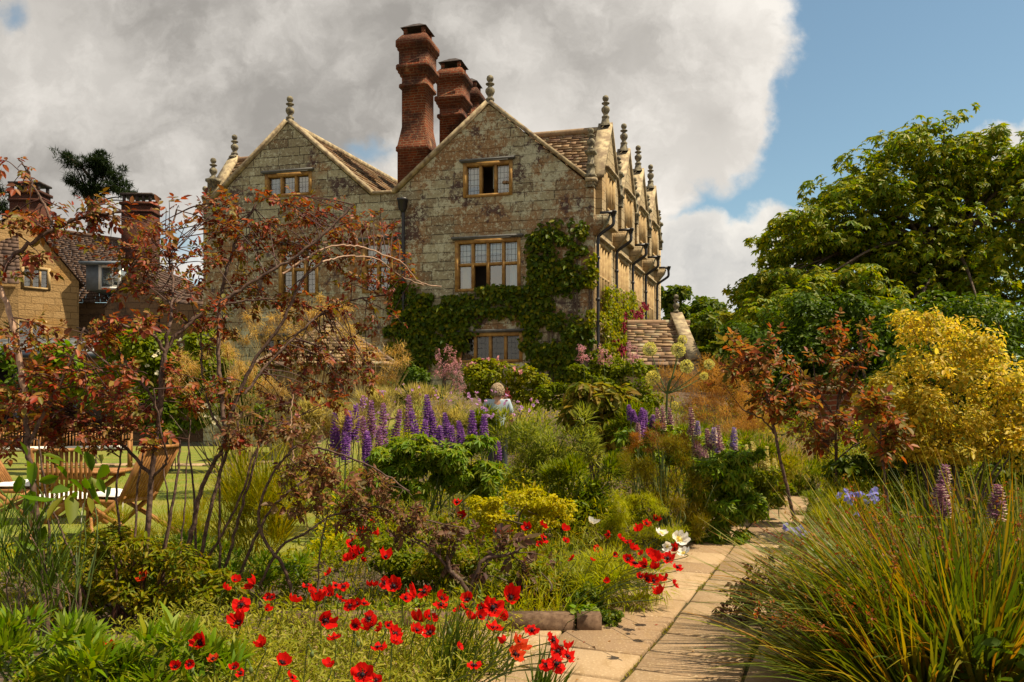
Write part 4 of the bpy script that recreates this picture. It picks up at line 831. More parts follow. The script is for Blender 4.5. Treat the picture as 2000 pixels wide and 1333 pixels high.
def build_trees():
    tree('horse_chestnut', 'large horse chestnut tree with broad dark green crown on the right', 25, [(1830, 800), (1825, 640), (1850, 520), (1840, 420)], 2,
         [(1790, 275, 46, 30), (1800, 520, 110, 60), (1520, 448, 34, 22), (1550, 485, 56, 28), (1600, 440, 60, 40), (1660, 370, 50, 40), (1490, 560, 50, 26), (1940, 330, 90, 44), (2010, 335, 70, 44), (1860, 325, 90, 48), (1560, 610, 110, 60, -2.5), (1700, 640, 130, 60, -2.5), (1860, 640, 130, 60, -2.5), (1640, 560, 90, 40, -2), (1480, 600, 50, 40, -1), (1480, 565, 50, 26), (1720, 340, 110, 60), (1850, 350, 130, 80), (1650, 420, 95, 70), (1760, 440, 150, 90), (1900, 430, 130, 100), (1985, 360, 60, 70), (1540, 455, 36, 26), (1580, 500, 70, 40), (1650, 520, 120, 60), (1800, 540, 150, 80), (1930, 540, 130, 90), (1520, 560, 70, 32), (1600, 600, 110, 50), (1740, 640, 150, 60), (1900, 650, 150, 70), (2090, 430, 120, 130), (2080, 600, 130, 110), (2010, 300, 30, 22)],
         20000, .19, .07, G['chestnut'], 'palmate', dep=2.4, sub=20, up=.75, hang=.1, shell=.6)
    for i, (lab, bl, D, n, m_, L) in enumerate((
        ('dark evergreen shrub filling the shade beneath the chestnut, on the left', [(1500, 670, 80, 70), (1580, 660, 100, 80), (1530, 760, 110, 80), (1600, 780, 90, 80)], 19.5, 11000, 'darkgreen', .13),
        ('dark evergreen shrub under the middle of the chestnut crown', [(1690, 680, 110, 100), (1650, 790, 100, 90), (1760, 700, 100, 110), (1720, 800, 110, 80)], 18.8, 12000, 'darkgreen', .13),
        ('dark evergreen shrub at the right edge beneath the chestnut', [(1880, 670, 120, 100), (1990, 680, 120, 110), (1830, 760, 110, 90), (1950, 780, 120, 90)], 19.3, 11000, 'darkgreen', .13))):
        shrub('evergreen_shrub', lab, 'shrub', D, bl[0][0]+30, bl, n, L, L*.5, G[m_], dep=1.3, ns=6, r0=.05, sub=14, group='dark shrubs under the chestnut')
    for lab, D, tr_, bl, n, m_ in (
        ('round dark green tree just beyond the house end', 46, 1320, [(1320, 590, 34, 34), (1375, 610, 50, 30), (1330, 640, 60, 40), (1420, 640, 50, 36)], 6500, 'hedge'),
        ('yellow-green tree behind the outbuilding, left of the chestnut', 40, 1500, [(1490, 628, 60, 26), (1440, 650, 60, 40), (1540, 640, 50, 40), (1400, 690, 60, 40)], 6000, 'limehedge'),
        ('green bushy tree behind the coped end wall', 36, 1400, [(1390, 690, 40, 50), (1420, 720, 60, 50), (1380, 640, 22, 24)], 4000, 'hedge')):
        tree('garden_tree', lab, D, [(tr_, 800), (tr_+3, 680), (tr_, 640)], 2, bl, n, .30, .17, G[m_], 'leaf', dep=2.0, group='trees behind the house end', r0=.2)
    mb = MB(); foliage(mb, pxblobs([(1260+i*70, 730+12*math.sin(i*2.1), 60, 62) for i in range(16)], 62, 3), 26000, .42, .24, 'leaf', 10); tag(obj('distant_wood', mb, G['hedge']), 'far green woodland beyond the garden on the right', 'wood', kind='stuff')
    tree('scots_pine', 'dark spreading pine with a bare trunk behind the cottage roof', 62, [(176, 700), (178, 470), (176, 400), (190, 330)], 2,
         [(160, 312, 36, 14), (205, 318, 34, 16), (180, 340, 60, 20), (150, 350, 24, 10), (220, 350, 34, 16), (205, 375, 55, 14), (250, 385, 26, 10), (235, 365, 26, 10), (130, 306, 10, 8)], 12000, .34, .06, G['pine'], 'needle', dep=1.6, sub=9, r0=.34, up=.6)
    tree('scots_pine', 'dark pine cut off by the left edge of the view', 62, [(-40, 700), (-40, 470), (-35, 380)], 2, [(-40, 340, 40, 30), (-10, 368, 22, 9), (-20, 400, 34, 14), (0, 412, 20, 8)], 6000, .34, .06, G['pine'], 'needle', dep=1.6, r0=.34, up=.6)

# ------------------------------------------------------------------ traced rose shrubs
def rose(label, D, canes, bl, n, L, m, rad=.018, twigs=4, name='rose_shrub', group=None, barkm='rosebark', pale=(), pairs=2):
    """canes: list of (depth offset, radius factor, pixel polyline); bl: leafy sprays px,py,rx,ry,depth offset,weight"""
    x, y = canes[0][2][0]; bx = (x-1000)/F*D; t = thing(name, label, 'shrub', (bx, D, float(gz(bx, D))), group); allp = []
    for mi, sel in ((barkm, [c for i, c in enumerate(canes) if i not in pale]), ('palecane', [c for i, c in enumerate(canes) if i in pale])):
        if not sel: continue
        mb = MB()
        for off, rf, pl in sel:
            q = [P(a, b, D+off*(i/(max(1, len(pl)-1)))) for i, (a, b) in enumerate(pl)]; 
            if pl[0][1] > 1050 and rf > .6: q[0][2] = float(gz(q[0][0], q[0][1]))-.03
            l = smooth_line(q, 7); l[1:-1] += rng.normal(0, .004, (len(l)-2, 3)); allp.append(l); mb.tube(l, np.linspace(rad*rf, rad*rf*.55, len(l)), 7)
        obj('canes', mb, M[mi], t, smooth=True)
    cp = np.concatenate(allp); tw = MB(); lf = MB(); PP, DD = [], []
    for b in bl:
        off = b[4] if len(b) > 4 else 0; wt = b[5] if len(b) > 5 else 1; c = P(b[0], b[1], D+off); s_ = (D+off)/F; r = np.array((b[2]*s_, max(.16, .8*min(b[2], b[3])*s_), b[3]*s_))
        k = max(2, int(round(twigs*wt*(b[2]*b[3]/2500)**.6)))
        per = max(3, int(n*wt*(b[2]*b[3])/sum((q[5] if len(q) > 5 else 1)*q[2]*q[3] for q in bl)/k))
        for _ in range(k):
            e = c+rv(1)[0]*r*random.uniform(.45, 1.0); dd = np.linalg.norm(cp-e, axis=1); j = rng.choice(np.argsort(dd)[:12]); s0 = cp[j]; ln = np.linalg.norm(e-s0)
            q = smooth_line([s0, s0*.5+e*.5+np.array((0, 0, .04*ln))+rv(1)[0]*.05*ln, e, e+unit(e-s0)*.06-np.array((0, 0, .03))], 5); tw.tube(q, np.linspace(rad*.20, rad*.08, len(q)), 4)
            i0 = np.clip((rng.uniform(.25, 1, per)**.7*(len(q)-1)).astype(int), 0, len(q)-2); tg = unit(q[i0+1]-q[i0]); PP.append(q[i0]+(q[i0+1]-q[i0])*rng.random((per, 1))+rv(per)*.035); DD.append(unit(tg*.4+rv(per)*.9+np.array((0, 0, -.12))))
    obj('twigs', tw, M['redcane'], t)
    Pp, Dd = np.concatenate(PP), np.concatenate(DD); n = len(Pp); N = unit(np.array((0, 0, .9))+.7*rv(n)+np.array((.15, -.25, 0))); Ls = L*np.exp(rng.normal(0, .25, n))
    compound(lf, Pp, Dd, N, Ls*1.25, Ls, Ls*.52, pairs); obj('foliage', lf, m, t); return t
def build_roses():
    gp = 'red-leaved roses in the left bed'
    A = [(0, 1, [(270, 1235), (283, 1090), (296, 930), (312, 800), (322, 690), (330, 640)]), (.5, .7, [(312, 800), (322, 690), (372, 630), (440, 585), (510, 540), (580, 500), (640, 450), (690, 400)]),
         (-.2, .6, [(322, 690), (300, 655), (255, 640), (215, 625)]), (.2, .6, [(296, 930), (240, 870), (190, 825), (130, 800)]), (-.2, .45, [(300, 930), (325, 900), (318, 860), (300, 760)]),
         (.4, .5, [(330, 640), (338, 560), (330, 480), (345, 410)]), (.1, .45, [(312, 800), (270, 740), (215, 670), (150, 640)]), (.1, .35, [(345, 1220), (352, 1100), (362, 960), (372, 820)]), (.2, .45, [(255, 1200), (262, 1060), (272, 930), (290, 840)]), (.1, .6, [(312, 1230), (322, 1080), (345, 940), (352, 860)]), (0, .5, [(225, 1225), (236, 1080), (228, 960), (240, 870)]), (.1, .4, [(300, 1235), (312, 1110), (330, 1000), (318, 905)])]
    rose('tall red-leaved rose with a thick dark cane in front of the teak chair', 5.6, A,
         [(300, 560, 70, 70, .2), (240, 470, 55, 50, .1), (370, 500, 60, 60, .3), (430, 430, 70, 55, .5), (520, 410, 70, 50, .6), (590, 400, 60, 45, .7), (655, 420, 45, 45, .8), (250, 640, 80, 40, -.1), (180, 640, 70, 40, -.1), (340, 420, 30, 26, .2, .5), (350, 410, 14, 30, .2, .5), (160, 790, 110, 50, .1), (330, 770, 90, 50, 0), (100, 800, 60, 40), (250, 800, 60, 40), (385, 590, 60, 60, .2), (300, 480, 40, 40, .1), (80, 840, 80, 30, 0, 1.7), (190, 850, 80, 26, 0, 1.7), (300, 850, 50, 24, 0, 1.3), (40, 800, 60, 30, 0, 1.4), (110, 800, 80, 30, 0, 1.3)],
         1250, .042, G['rose'], .022, 8, group=gp)
    B = [(0, 1, [(335, 1225), (352, 1130), (372, 1050), (395, 950), (432, 880), (440, 850)]), (.3, .75, [(440, 850), (432, 760), (427, 680), (430, 600), (445, 520), (470, 450), (500, 400)]), (.2, .7, [(440, 850), (462, 780), (500, 700), (552, 630), (588, 551), (640, 500)]),
         (.5, .5, [(478, 770), (522, 713), (576, 659), (618, 620), (675, 590), (753, 577)]), (.6, .36, [(552, 535), (600, 503), (636, 485), (684, 480), (732, 491), (786, 515), (819, 551), (862, 560)]), (.6, .3, [(630, 512), (660, 503), (702, 501), (747, 512), (786, 542), (828, 558)]),
         (.2, .5, [(360, 632), (414, 602), (480, 587), (540, 584)]), (.1, .5, [(385, 1120), (430, 1050), (470, 970), (500, 880), (545, 832)]), (.2, .45, [(440, 850), (410, 800), (395, 720), (392, 640)]), (.1, .5, [(390, 1215), (384, 1100), (378, 960), (368, 860)]), (.1, .75, [(360, 1230), (392, 1090), (420, 960), (452, 860), (475, 800)]), (.1, .6, [(405, 1225), (440, 1110), (470, 1000), (498, 900), (512, 830)]), (.2, .6, [(450, 1215), (478, 1100), (520, 1010), (565, 960), (600, 935)]), (0, .5, [(425, 1220), (430, 1090), (428, 960), (436, 870)])]
    rose('red-leaved rose with long arching pale branches against the house front', 6.0, B,
         [(480, 470, 70, 60, .3), (560, 470, 70, 60, .4), (630, 470, 60, 50, .5), (700, 460, 60, 40, .6), (755, 455, 40, 45, .6), (775, 430, 14, 22, .6, .6), (800, 515, 45, 28, .6), (700, 540, 60, 40, .5), (760, 560, 40, 30, .5), (470, 560, 80, 50, .3), (400, 640, 60, 50, .2), (560, 700, 80, 40, .3), (640, 700, 90, 50, .4), (600, 770, 90, 40, .3), (690, 740, 70, 40, .4), (420, 770, 50, 50, .1), (560, 580, 60, 40, .3), (740, 620, 50, 24, .5), (650, 600, 50, 40, .4), (480, 850, 50, 30, .1)],
         1150, .041, G['rose'], .023, 8, group=gp, pale=(4, 5))
    Cc = [(0, 1, [(95, 1225), (82, 1100), (66, 960), (54, 870), (48, 800)]), (.1, .9, [(48, 800), (42, 720), (22, 620), (-2, 555), (-15, 500)]), (.2, .6, [(0, 541), (24, 502), (69, 469), (114, 442), (162, 424), (210, 417), (255, 412)]), (.1, .35, [(105, 444), (87, 400), (66, 367), (55, 334), (36, 312)]), (.1, .5, [(54, 870), (90, 800), (140, 700), (165, 640)]), (0, .4, [(120, 1190), (100, 1080), (88, 960), (75, 860)]), (0, .4, [(160, 1240), (150, 1120), (130, 1060), (95, 980)])]
    rose('red-leaved rose at the left edge with a pale bent cane and a high arching spray', 5.0, Cc,
         [(60, 440, 60, 40, .1), (140, 430, 60, 36, .2), (225, 425, 60, 40, .2), (285, 455, 30, 40, .3, .8), (62, 362, 30, 20, .1, .8), (40, 318, 26, 10, .1, .8), (50, 640, 60, 40), (60, 760, 70, 50), (30, 500, 40, 40), (120, 720, 60, 40, .1), (220, 740, 70, 40, .1), (15, 850, 40, 30)],
         540, .041, G['rose'], .024, 8, group=gp, pale=(1,))
    D_ = [(0, 1, [(575, 1180), (560, 1120), (520, 1060), (505, 1000), (530, 930), (560, 890)]), (.2, .8, [(480, 1120), (540, 1080), (600, 1040), (640, 1010)]), (.1, .7, [(560, 890), (585, 870), (640, 880), (720, 910), (800, 960)]), (.1, .5, [(574, 905), (570, 860), (568, 820), (572, 770)]), (.1, .6, [(640, 1010), (720, 990), (800, 1010), (900, 1030)]), (.1, .5, [(620, 1180), (625, 1080), (640, 990)])]
    rose('low spreading bronze rose in front of the purple flower spikes', 5.9, D_,
         [(600, 900, 60, 36), (660, 920, 60, 40), (720, 960, 70, 40, .1), (640, 980, 60, 30, .1), (780, 990, 60, 30, .1), (850, 1015, 60, 26, .2), (580, 950, 40, 30), (700, 1020, 60, 26), (470, 830, 50, 30), (560, 840, 50, 30)],
         560, .042, G['rosedark'], .015, 7, group=gp, pale=(3,))
    E = [(0, 1, [(930, 1180), (905, 1140), (882, 1120), (872, 1085)]), (.1, .8, [(905, 1140), (940, 1100), (985, 1085), (1020, 1070)]), (.1, .6, [(882, 1120), (840, 1070), (790, 1040)])]
    rose('low purple elder with forked dark stem among the poppies', 6.0, E, [(850, 1045, 60, 18, 0), (920, 1050, 60, 18, .1), (990, 1070, 60, 24, .1), (800, 1040, 50, 18, .1), (1040, 1095, 50, 26, .1), (900, 1110, 60, 20)], 120, .052, G['elder'], .022, 6, name='purple_elder', pairs=3)
    gp = 'copper-leaved roses beside the path'
    rose('slender copper-leaved rose leaning over the path on a single bare cane', 8.7, [(0, 1, [(1565, 1065), (1545, 985), (1525, 900), (1500, 785), (1482, 740)]), (.1, .6, [(1500, 785), (1470, 720), (1440, 680)]), (.1, .5, [(1500, 785), (1530, 740), (1560, 720)]), (0, .5, [(1515, 850), (1490, 820), (1450, 800)])],
         [(1430, 670, 34, 24), (1460, 700, 50, 36), (1500, 690, 40, 40), (1480, 760, 60, 40), (1540, 740, 40, 40), (1430, 740, 34, 30), (1520, 810, 40, 26), (1580, 800, 40, 26)], 260, .07, G['roseright'], .022, 6, group=gp)
    rose('copper-leaved rose with pink young tips on an upright cane right of the path', 9.8, [(0, 1, [(1632, 1000), (1633, 900), (1634, 820), (1640, 760), (1650, 690)]), (.1, .6, [(1634, 820), (1600, 770), (1590, 720)]), (.1, .6, [(1636, 790), (1670, 740), (1680, 690)]), (0, .5, [(1633, 900), (1670, 870), (1720, 845)])],
         [(1655, 650, 44, 26), (1620, 690, 46, 36), (1680, 690, 36, 36), (1640, 740, 60, 40), (1590, 770, 40, 36), (1680, 780, 40, 36), (1600, 850, 40, 26), (1560, 850, 36, 20), (1650, 830, 40, 30)], 300, .07, G['roseright'], .022, 6, group=gp)
    rose('short copper-leaved rose in front of the golden shrub', 8.2, [(0, 1, [(1735, 1000), (1728, 930), (1722, 870), (1720, 840)]), (.1, .6, [(1722, 870), (1700, 840), (1690, 800)])], [(1720, 830, 36, 26), (1700, 790, 30, 26), (1740, 860, 30, 20)], 120, .08, G['roseright'], .016, 6, group=gp)
    rose('dark-leaved low rose spilling onto the path at the edge of the grass tussock', 5.6, [(0, 1, [(1560, 1260), (1530, 1200), (1490, 1160), (1450, 1130)]), (0, .7, [(1530, 1200), (1470, 1190), (1410, 1200)]), (0, .6, [(1500, 1170), (1480, 1120), (1500, 1095)]), (0, .6, [(1500, 1240), (1460, 1220), (1430, 1230)])],
         [(1480, 1110, 34, 14), (1450, 1150, 40, 18), (1420, 1195, 30, 12), (1500, 1160, 50, 26), (1440, 1215, 24, 12), (1520, 1130, 40, 20)], 190, .045, G['elder'], .010, 7, group=gp)

# ------------------------------------------------------------------ border shrubs and perennials
def build_border():
    # left of the lawn and behind
    shrub('viburnum', 'round bright green bush in front of the garden room', 'shrub', 17, 115, [(115, 715, 50, 36), (90, 735, 40, 40), (145, 745, 40, 34), (112, 690, 26, 18)], 2600, .16, .08, G['fresh'], group='shrubs along the lawn')
    shrub('viburnum', 'large light green shrub with small white flowers beyond the lawn', 'shrub', 18, 330, [(330, 690, 90, 50), (260, 700, 70, 60), (400, 680, 60, 60), (330, 760, 110, 60), (420, 740, 50, 70), (250, 660, 40, 24)], 8500, .11, .06, G['mid'], group='shrubs along the lawn', fl=[('flowers', R_['whitef'], [(330, 720, 110, 60), (400, 790, 60, 30)], 60, .07)])
    shrub('viburnum', 'dark green bush with white flowers behind the teak bench', 'shrub', 17.5, 420, [(420, 810, 60, 40), (350, 820, 60, 36), (280, 800, 60, 40), (480, 790, 60, 60)], 4200, .11, .06, G['hedge'], group='shrubs along the lawn', fl=[('flowers', R_['whitef'], [(420, 810, 40, 30)], 24, .07)])
    shrub('viburnum', 'dark low bush in shade by the garden room wall', 'shrub', 20, 190, [(190, 760, 60, 40), (60, 770, 80, 40), (0, 740, 60, 50)], 3200, .13, .07, G['darkgreen'], group='shrubs along the lawn')
    # golden oat grasses
    for lab, D, bx, bl, n in (('tall golden oat grass beside the pavilion roof', 13.5, 720, [(720, 680, 50, 30), (775, 705, 40, 34), (660, 645, 40, 20), (740, 745, 50, 26)], 2600), ('tall golden oat grass rising before the lower left window', 13, 580, [(560, 640, 40, 36), (600, 620, 40, 30), (680, 620, 40, 26), (490, 640, 36, 40), (620, 600, 30, 24)], 3800), ('drooping golden oat grass left of the pavilion', 12.5, 470, [(470, 720, 40, 40), (430, 690, 36, 30), (520, 770, 46, 40), (350, 720, 36, 40)], 3600)):
        b3 = pxblobs(bl, D, .35); x = (bx-1000)/F*D; base = np.array((x, D, float(gz(x, D)))); t = thing('oat_grass', lab, 'grass', base, 'golden oat grasses'); mb = MB()
        foliage(mb, b3, n, .085, .010, 'needle', 8, up=-.4, var=.4, shell=.1); obj('seed_heads', mb, G['straw'], t)
        mb = MB()
        for i in range(60):
            b = random.choice(b3); e = np.array(b[:3])+rv(1)[0]*np.array(b[3:6])*.8; s0 = base+np.array((random.gauss(0, .12), random.gauss(0, .12), 0)); q = smooth_line([s0, s0*.4+e*.6+np.array((0, 0, .25)), e], 6); mb.tube(q, np.linspace(.006, .003, len(q)), 4)
        obj('stalks', mb, M['strawstem'], t); mb = MB(); n2 = 500; blades(mb, base+rng.normal(0, .12, (n2, 3))*(1, 1, 0), unit(np.array((0, 0, 1))+.55*rng.normal(size=(n2, 3))*(1, 1, .2)), rng.uniform(.5, 1.0, n2), .010, .4, 4); obj('leaves', mb, G['thin'], t)
    # orange grass haze right
    for lab, D, bx, bl, n in (('big mound of orange-brown hair grass in front of the outbuilding', 15, 1370, [(1370, 745, 70, 44), (1330, 760, 50, 50), (1420, 760, 60, 50), (1380, 800, 90, 36), (1450, 800, 40, 40)], 13000), ('orange hair grass at the right end of the border by the path', 13.5, 1460, [(1450, 815, 50, 36), (1490, 830, 30, 40)], 3500)):
        b3 = pxblobs(bl, D, .6); x = (bx-1000)/F*D; base = np.array((x, D, float(gz(x, D)))); t = thing('hair_grass', lab, 'grass', base, 'orange hair grasses'); mb = MB()
        foliage(mb, b3, n, .10, .007, 'needle', 12, up=.8, shell=.1); obj('seed_heads', mb, G['orange'], t); mb = MB(); n2 = 900
        blades(mb, base+rng.normal(0, .5, (n2, 3))*(1, .6, 0), unit(np.array((0, 0, 1))+.25*rng.normal(size=(n2, 3))), rng.uniform(.8, 1.5, n2), .010, .15, 3); obj('stalks', mb, G['straw'], t)
    S = lambda *a, **k: shrub(*a, **k)
    S('shrub_rose', 'yellow-green shrub rose with pink blooms below the ground floor window', 'shrub', 17, 980, [(960, 740, 60, 36), (1010, 750, 60, 40), (920, 750, 40, 40), (1060, 760, 40, 30)], 5200, .075, .045, G['climb'], group='shrubs along the house', fl=[('flowers', R_['pink'], [(970, 720, 60, 24)], 14, .06)])
    S('shrub_rose', 'leafy green shrub rose in front of the creeper column', 'shrub', 16.5, 1130, [(1120, 745, 50, 26), (1170, 730, 50, 34), (1220, 740, 50, 40), (1090, 780, 60, 30), (1260, 760, 40, 40)], 5600, .075, .045, G['mid'], group='shrubs along the house')
    S('viburnum', 'dark clipped evergreen bush right of the pavilion', 'shrub', 18, 800, [(800, 735, 40, 30), (820, 760, 50, 40), (775, 760, 30, 30)], 3600, .08, .045, G['darkgreen'], group='shrubs along the house')
    S('viburnum', 'tall viburnum with large drooping leaves in the middle of the border', 'shrub', 12.2, 1165, [(1160, 770, 60, 32), (1130, 800, 50, 36), (1190, 810, 50, 40), (1165, 850, 50, 44), (1215, 780, 30, 30)], 2300, .15, .06, G['vib'], hang=.8, shell=.4)
    S('mock_orange', 'big golden-leaved shrub on the right edge', 'shrub', 8.8, 1850, [(1790, 645, 28, 40), (1860, 665, 60, 40), (1800, 720, 80, 40), (1900, 720, 90, 60), (1760, 780, 60, 50), (1850, 800, 110, 60), (1960, 790, 80, 80), (1720, 770, 30, 40), (1980, 870, 60, 60), (1830, 870, 110, 40), (1740, 850, 60, 46), (1800, 850, 90, 50), (1900, 860, 100, 50), (2060, 760, 70, 100), (1770, 620, 14, 18), (1870, 632, 12, 14)], 17500, .056, .024, G['gold'], dep=.55, ns=16, r0=.016, sub=16)
    S('dark_shrub', 'dark shaded foliage beneath the golden shrub', 'shrub', 9.8, 1760, [(1740, 880, 80, 60), (1850, 880, 100, 60), (1660, 930, 60, 40), (1960, 900, 90, 60)], 3800, .09, .05, G['hedge'])
    # flower-bed fillers, front to back
    S('spiraea', 'chartreuse spiraea mound in the middle of the bed', 'shrub', 8.2, 1020, [(1010, 1000, 80, 36), (1070, 1005, 60, 36), (960, 1000, 60, 34), (1030, 970, 60, 22), (1000, 1050, 100, 34)], 7500, .034, .018, G['lime'], group='low mounds in the bed')
    S('spiraea', 'yellow-green mound behind the stone kerb', 'shrub', 6.3, 1020, [(1040, 1130, 80, 40), (960, 1120, 70, 40), (1080, 1160, 60, 40), (860, 1100, 80, 40), (1000, 1170, 80, 36)], 7000, .036, .016, G['bed'], group='low mounds in the bed')
    S('spiraea', 'olive mound under the purple elder', 'shrub', 6.6, 820, [(800, 1100, 70, 40), (760, 1080, 60, 40), (880, 1090, 80, 40), (920, 1140, 70, 40)], 6000, .036, .018, G['mid'], group='low mounds in the bed')
    S('geranium', 'lax lime-green cranesbill spilling over the path edge', 'plant', 6.1, 1190, [(1190, 1130, 60, 36), (1230, 1160, 60, 30), (1150, 1160, 50, 36), (1200, 1100, 60, 30), (1260, 1130, 50, 30)], 3800, .075, .007, G['limefern'], kind='blade', ns=0, up=.3, group='low mounds in the bed')
    S('geranium', "lady's mantle rosette at the end of the stone kerb", 'plant', 5.6, 1130, [(1135, 1190, 34, 15)], 260, .045, .045, G['fresh'], ns=0, group='low mounds in the bed')
    S('geranium', 'dark low clump in the kerb corner beside the path', 'plant', 5.7, 1190, [(1190, 1205, 30, 24), (1165, 1180, 40, 30)], 1500, .03, .02, G['hedge'], ns=0, group='low mounds in the bed')
    S('fennel', 'dark feathery bronze fennel beside the lupins', 'plant', 8.6, 1300, [(1290, 900, 70, 50), (1320, 960, 70, 60), (1270, 960, 50, 60), (1340, 1010, 54, 46), (1250, 910, 40, 40)], 17000, .060, .0035, G['fennel'], kind='needle', shell=.1, sm='greenstem', group='fennel clumps', fl=None, up=.5)
    S('fennel', 'rusty feathery fennel tops in front of the purple lupins', 'plant', 9.0, 1300, [(1290, 850, 50, 26), (1250, 870, 40, 22), (1330, 860, 40, 22)], 4200, .045, .004, G['fennelhead'], kind='needle', shell=.1, sm='greenstem', group='fennel clumps', up=.5)
    S('fennel', 'bright lime feathery mound beside the white poppies', 'plant', 7.9, 1250, [(1250, 990, 50, 24), (1230, 1030, 50, 40), (1290, 1040, 50, 30), (1200, 1020, 40, 50)], 8000, .050, .0045, G['limefern'], kind='needle', shell=.1, ns=0, group='fennel clumps', up=.6)
    S('lupin_leaves', 'glossy green lupin foliage below the purple spikes', 'plant', 8.8, 830, [(830, 890, 80, 40), (900, 900, 70, 44), (770, 890, 50, 40), (860, 940, 90, 44), (940, 930, 50, 44), (760, 940, 60, 40)], 2100, .085, .024, G['fresh'], kind='palmate', ns=10, sm='greenstem', group='lupin foliage', hang=.1)
    S('lupin_leaves', 'green lupin foliage at the path edge below the two-tone spikes', 'plant', 8.9, 1322, [(1430, 940, 44, 50), (1420, 1010, 46, 50), (1445, 900, 40, 40), (1400, 960, 40, 60), (1370, 930, 50, 50), (1425, 1045, 56, 22), (1380, 1030, 40, 34), (1465, 985, 26, 34)], 2000, .08, .022, G['fresh'], kind='palmate', ns=8, sm='greenstem', group='lupin foliage', hang=.1)
    S('campion', 'grey-green wispy perennials in the centre of the border', 'plant', 10.0, 1060, [(1060, 860, 60, 50), (1000, 830, 50, 44), (1100, 900, 60, 50), (1040, 930, 50, 40), (1130, 850, 40, 50)], 5200, .095, .014, G['grey'], kind='blade', ns=10, sm='greenstem', up=.8, fl=[('flowers', R_['mauve'], [(980, 790, 60, 30), (1020, 800, 50, 30)], 13, .03)])
    S('campion', 'dark green upright perennials right of the spiraea', 'plant', 8.9, 1140, [(1130, 960, 60, 60), (1170, 930, 50, 50), (1150, 1010, 50, 40), (1110, 1020, 40, 40)], 4600, .10, .016, G['mid'], kind='blade', ns=10, sm='greenstem', up=.8)
    S('campion', 'straw and green perennials left of the purple spikes', 'plant', 9.5, 620, [(620, 850, 60, 46), (570, 860, 50, 50), (680, 830, 50, 44), (600, 800, 50, 30)], 4800, .10, .010, G['pale'], kind='blade', ns=8, sm='strawstem', up=.9, fl=[('flowers', R_['pink'], [(600, 830, 40, 30)], 14, .05)])
    S('campion', 'pale silky grass behind the purple spikes', 'plant', 11.5, 780, [(770, 790, 50, 34), (830, 790, 60, 40), (720, 800, 40, 34), (885, 815, 40, 30)], 5000, .12, .008, G['pale'], kind='blade', ns=8, sm='strawstem', up=1.0, fl=[('flowers', R_['mauve'], [(800, 770, 60, 24), (900, 780, 60, 30), (720, 800, 50, 24)], 45, .028)])
    S('campion', 'green leafy perennials below the person', 'plant', 11.5, 960, [(960, 840, 50, 30), (920, 830, 50, 40), (1000, 850, 50, 34), (930, 820, 40, 20)], 3800, .10, .014, G['mid'], kind='blade', ns=8, sm='greenstem', up=.9, fl=[('flowers', R_['mauve'], [(950, 790, 60, 24)], 13, .03)])
    S('campion', 'mixed green perennials behind the lupins', 'plant', 11.8, 1240, [(1230, 820, 50, 40), (1260, 850, 50, 30), (1340, 850, 60, 30), (1420, 860, 50, 30), (1490, 900, 50, 50)], 5600, .10, .014, G['mid'], kind='blade', ns=8, sm='greenstem', up=.8)
    S('campion', 'yellow-green perennials edging the far end of the path', 'plant', 11.5, 1490, [(1500, 930, 44, 40), (1540, 920, 40, 36), (1480, 970, 30, 24)], 2600, .09, .012, G['thin'], kind='blade', ns=6, sm='greenstem', up=.8)
    S('campion', 'dense yellow-green planting closing the far end of the path', 'plant', 13.0, 1540, [(1560, 925, 60, 40), (1500, 930, 60, 40), (1600, 950, 50, 30), (1540, 970, 70, 22), (1640, 930, 50, 40)], 5200, .10, .016, G['mid'], kind='blade', ns=6, sm='greenstem', up=.9)
    S('campion', 'leafy green plants below the two-tone lupins', 'plant', 10.4, 1330, [(1290, 870, 60, 40), (1350, 880, 60, 44), (1240, 870, 50, 40), (1400, 890, 50, 40)], 3600, .08, .03, G['fresh'], ns=6, sm='greenstem')
    S('campion', 'leafy tuft at the foot of the pale yellow lupins', 'plant', 10.3, 1490, [(1480, 940, 40, 36), (1510, 960, 36, 26), (1460, 970, 30, 30)], 2200, .07, .022, G['mid'], ns=6, sm='greenstem')
    S('campion', 'green tufted plants edging the right side of the path beyond the blue flowers', 'plant', 10.8, 1610, [(1610, 985, 36, 26), (1650, 965, 44, 34), (1590, 1020, 26, 22), (1640, 1010, 40, 30)], 3000, .09, .014, G['mid'], kind='blade', ns=6, sm='greenstem', up=.8)
    S('campion', 'brown-red low foliage at the far path edge', 'plant', 11.2, 1470, [(1470, 970, 40, 26), (1500, 985, 36, 16)], 1400, .06, .03, G['vib'], ns=4)
    S('meadow_grass', 'tall thin green grass behind the bare canes', 'grass', 7.2, 490, [(490, 980, 60, 80), (440, 1000, 50, 70), (550, 1000, 50, 80), (520, 1080, 60, 60)], 2300, .32, .006, G['thin'], kind='blade', ns=0, up=1.4, var=.6, group='tall meadow grass')
    S('meadow_grass', 'fine yellow-green grass around the teak chair legs', 'grass', 8.2, 380, [(380, 1010, 60, 40), (330, 1040, 70, 40), (420, 1070, 60, 40), (240, 1040, 60, 30)], 2600, .18, .006, G['thin'], kind='blade', ns=0, up=1.3, group='tall meadow grass')
    # left foreground
    S('broadleaf_plant', 'plant with big drooping green leaves at the left', 'plant', 4.7, 120, [(110, 920, 70, 46), (160, 950, 50, 50), (60, 1000, 60, 60), (190, 930, 30, 40), (20, 930, 40, 60)], 34, .125, .058, G['big'], ns=5, r0=.006, sm='greenstem', hang=1.0, up=.2)
    S('stalk_clump', 'thicket of dark green stalks at the left edge', 'plant', 4.6, 60, [(50, 1120, 80, 60), (20, 1040, 60, 90), (110, 1150, 60, 50)], 340, .30, .009, G['strap'], kind='blade', ns=8, r0=.007, sm='rosebark', up=2.2)
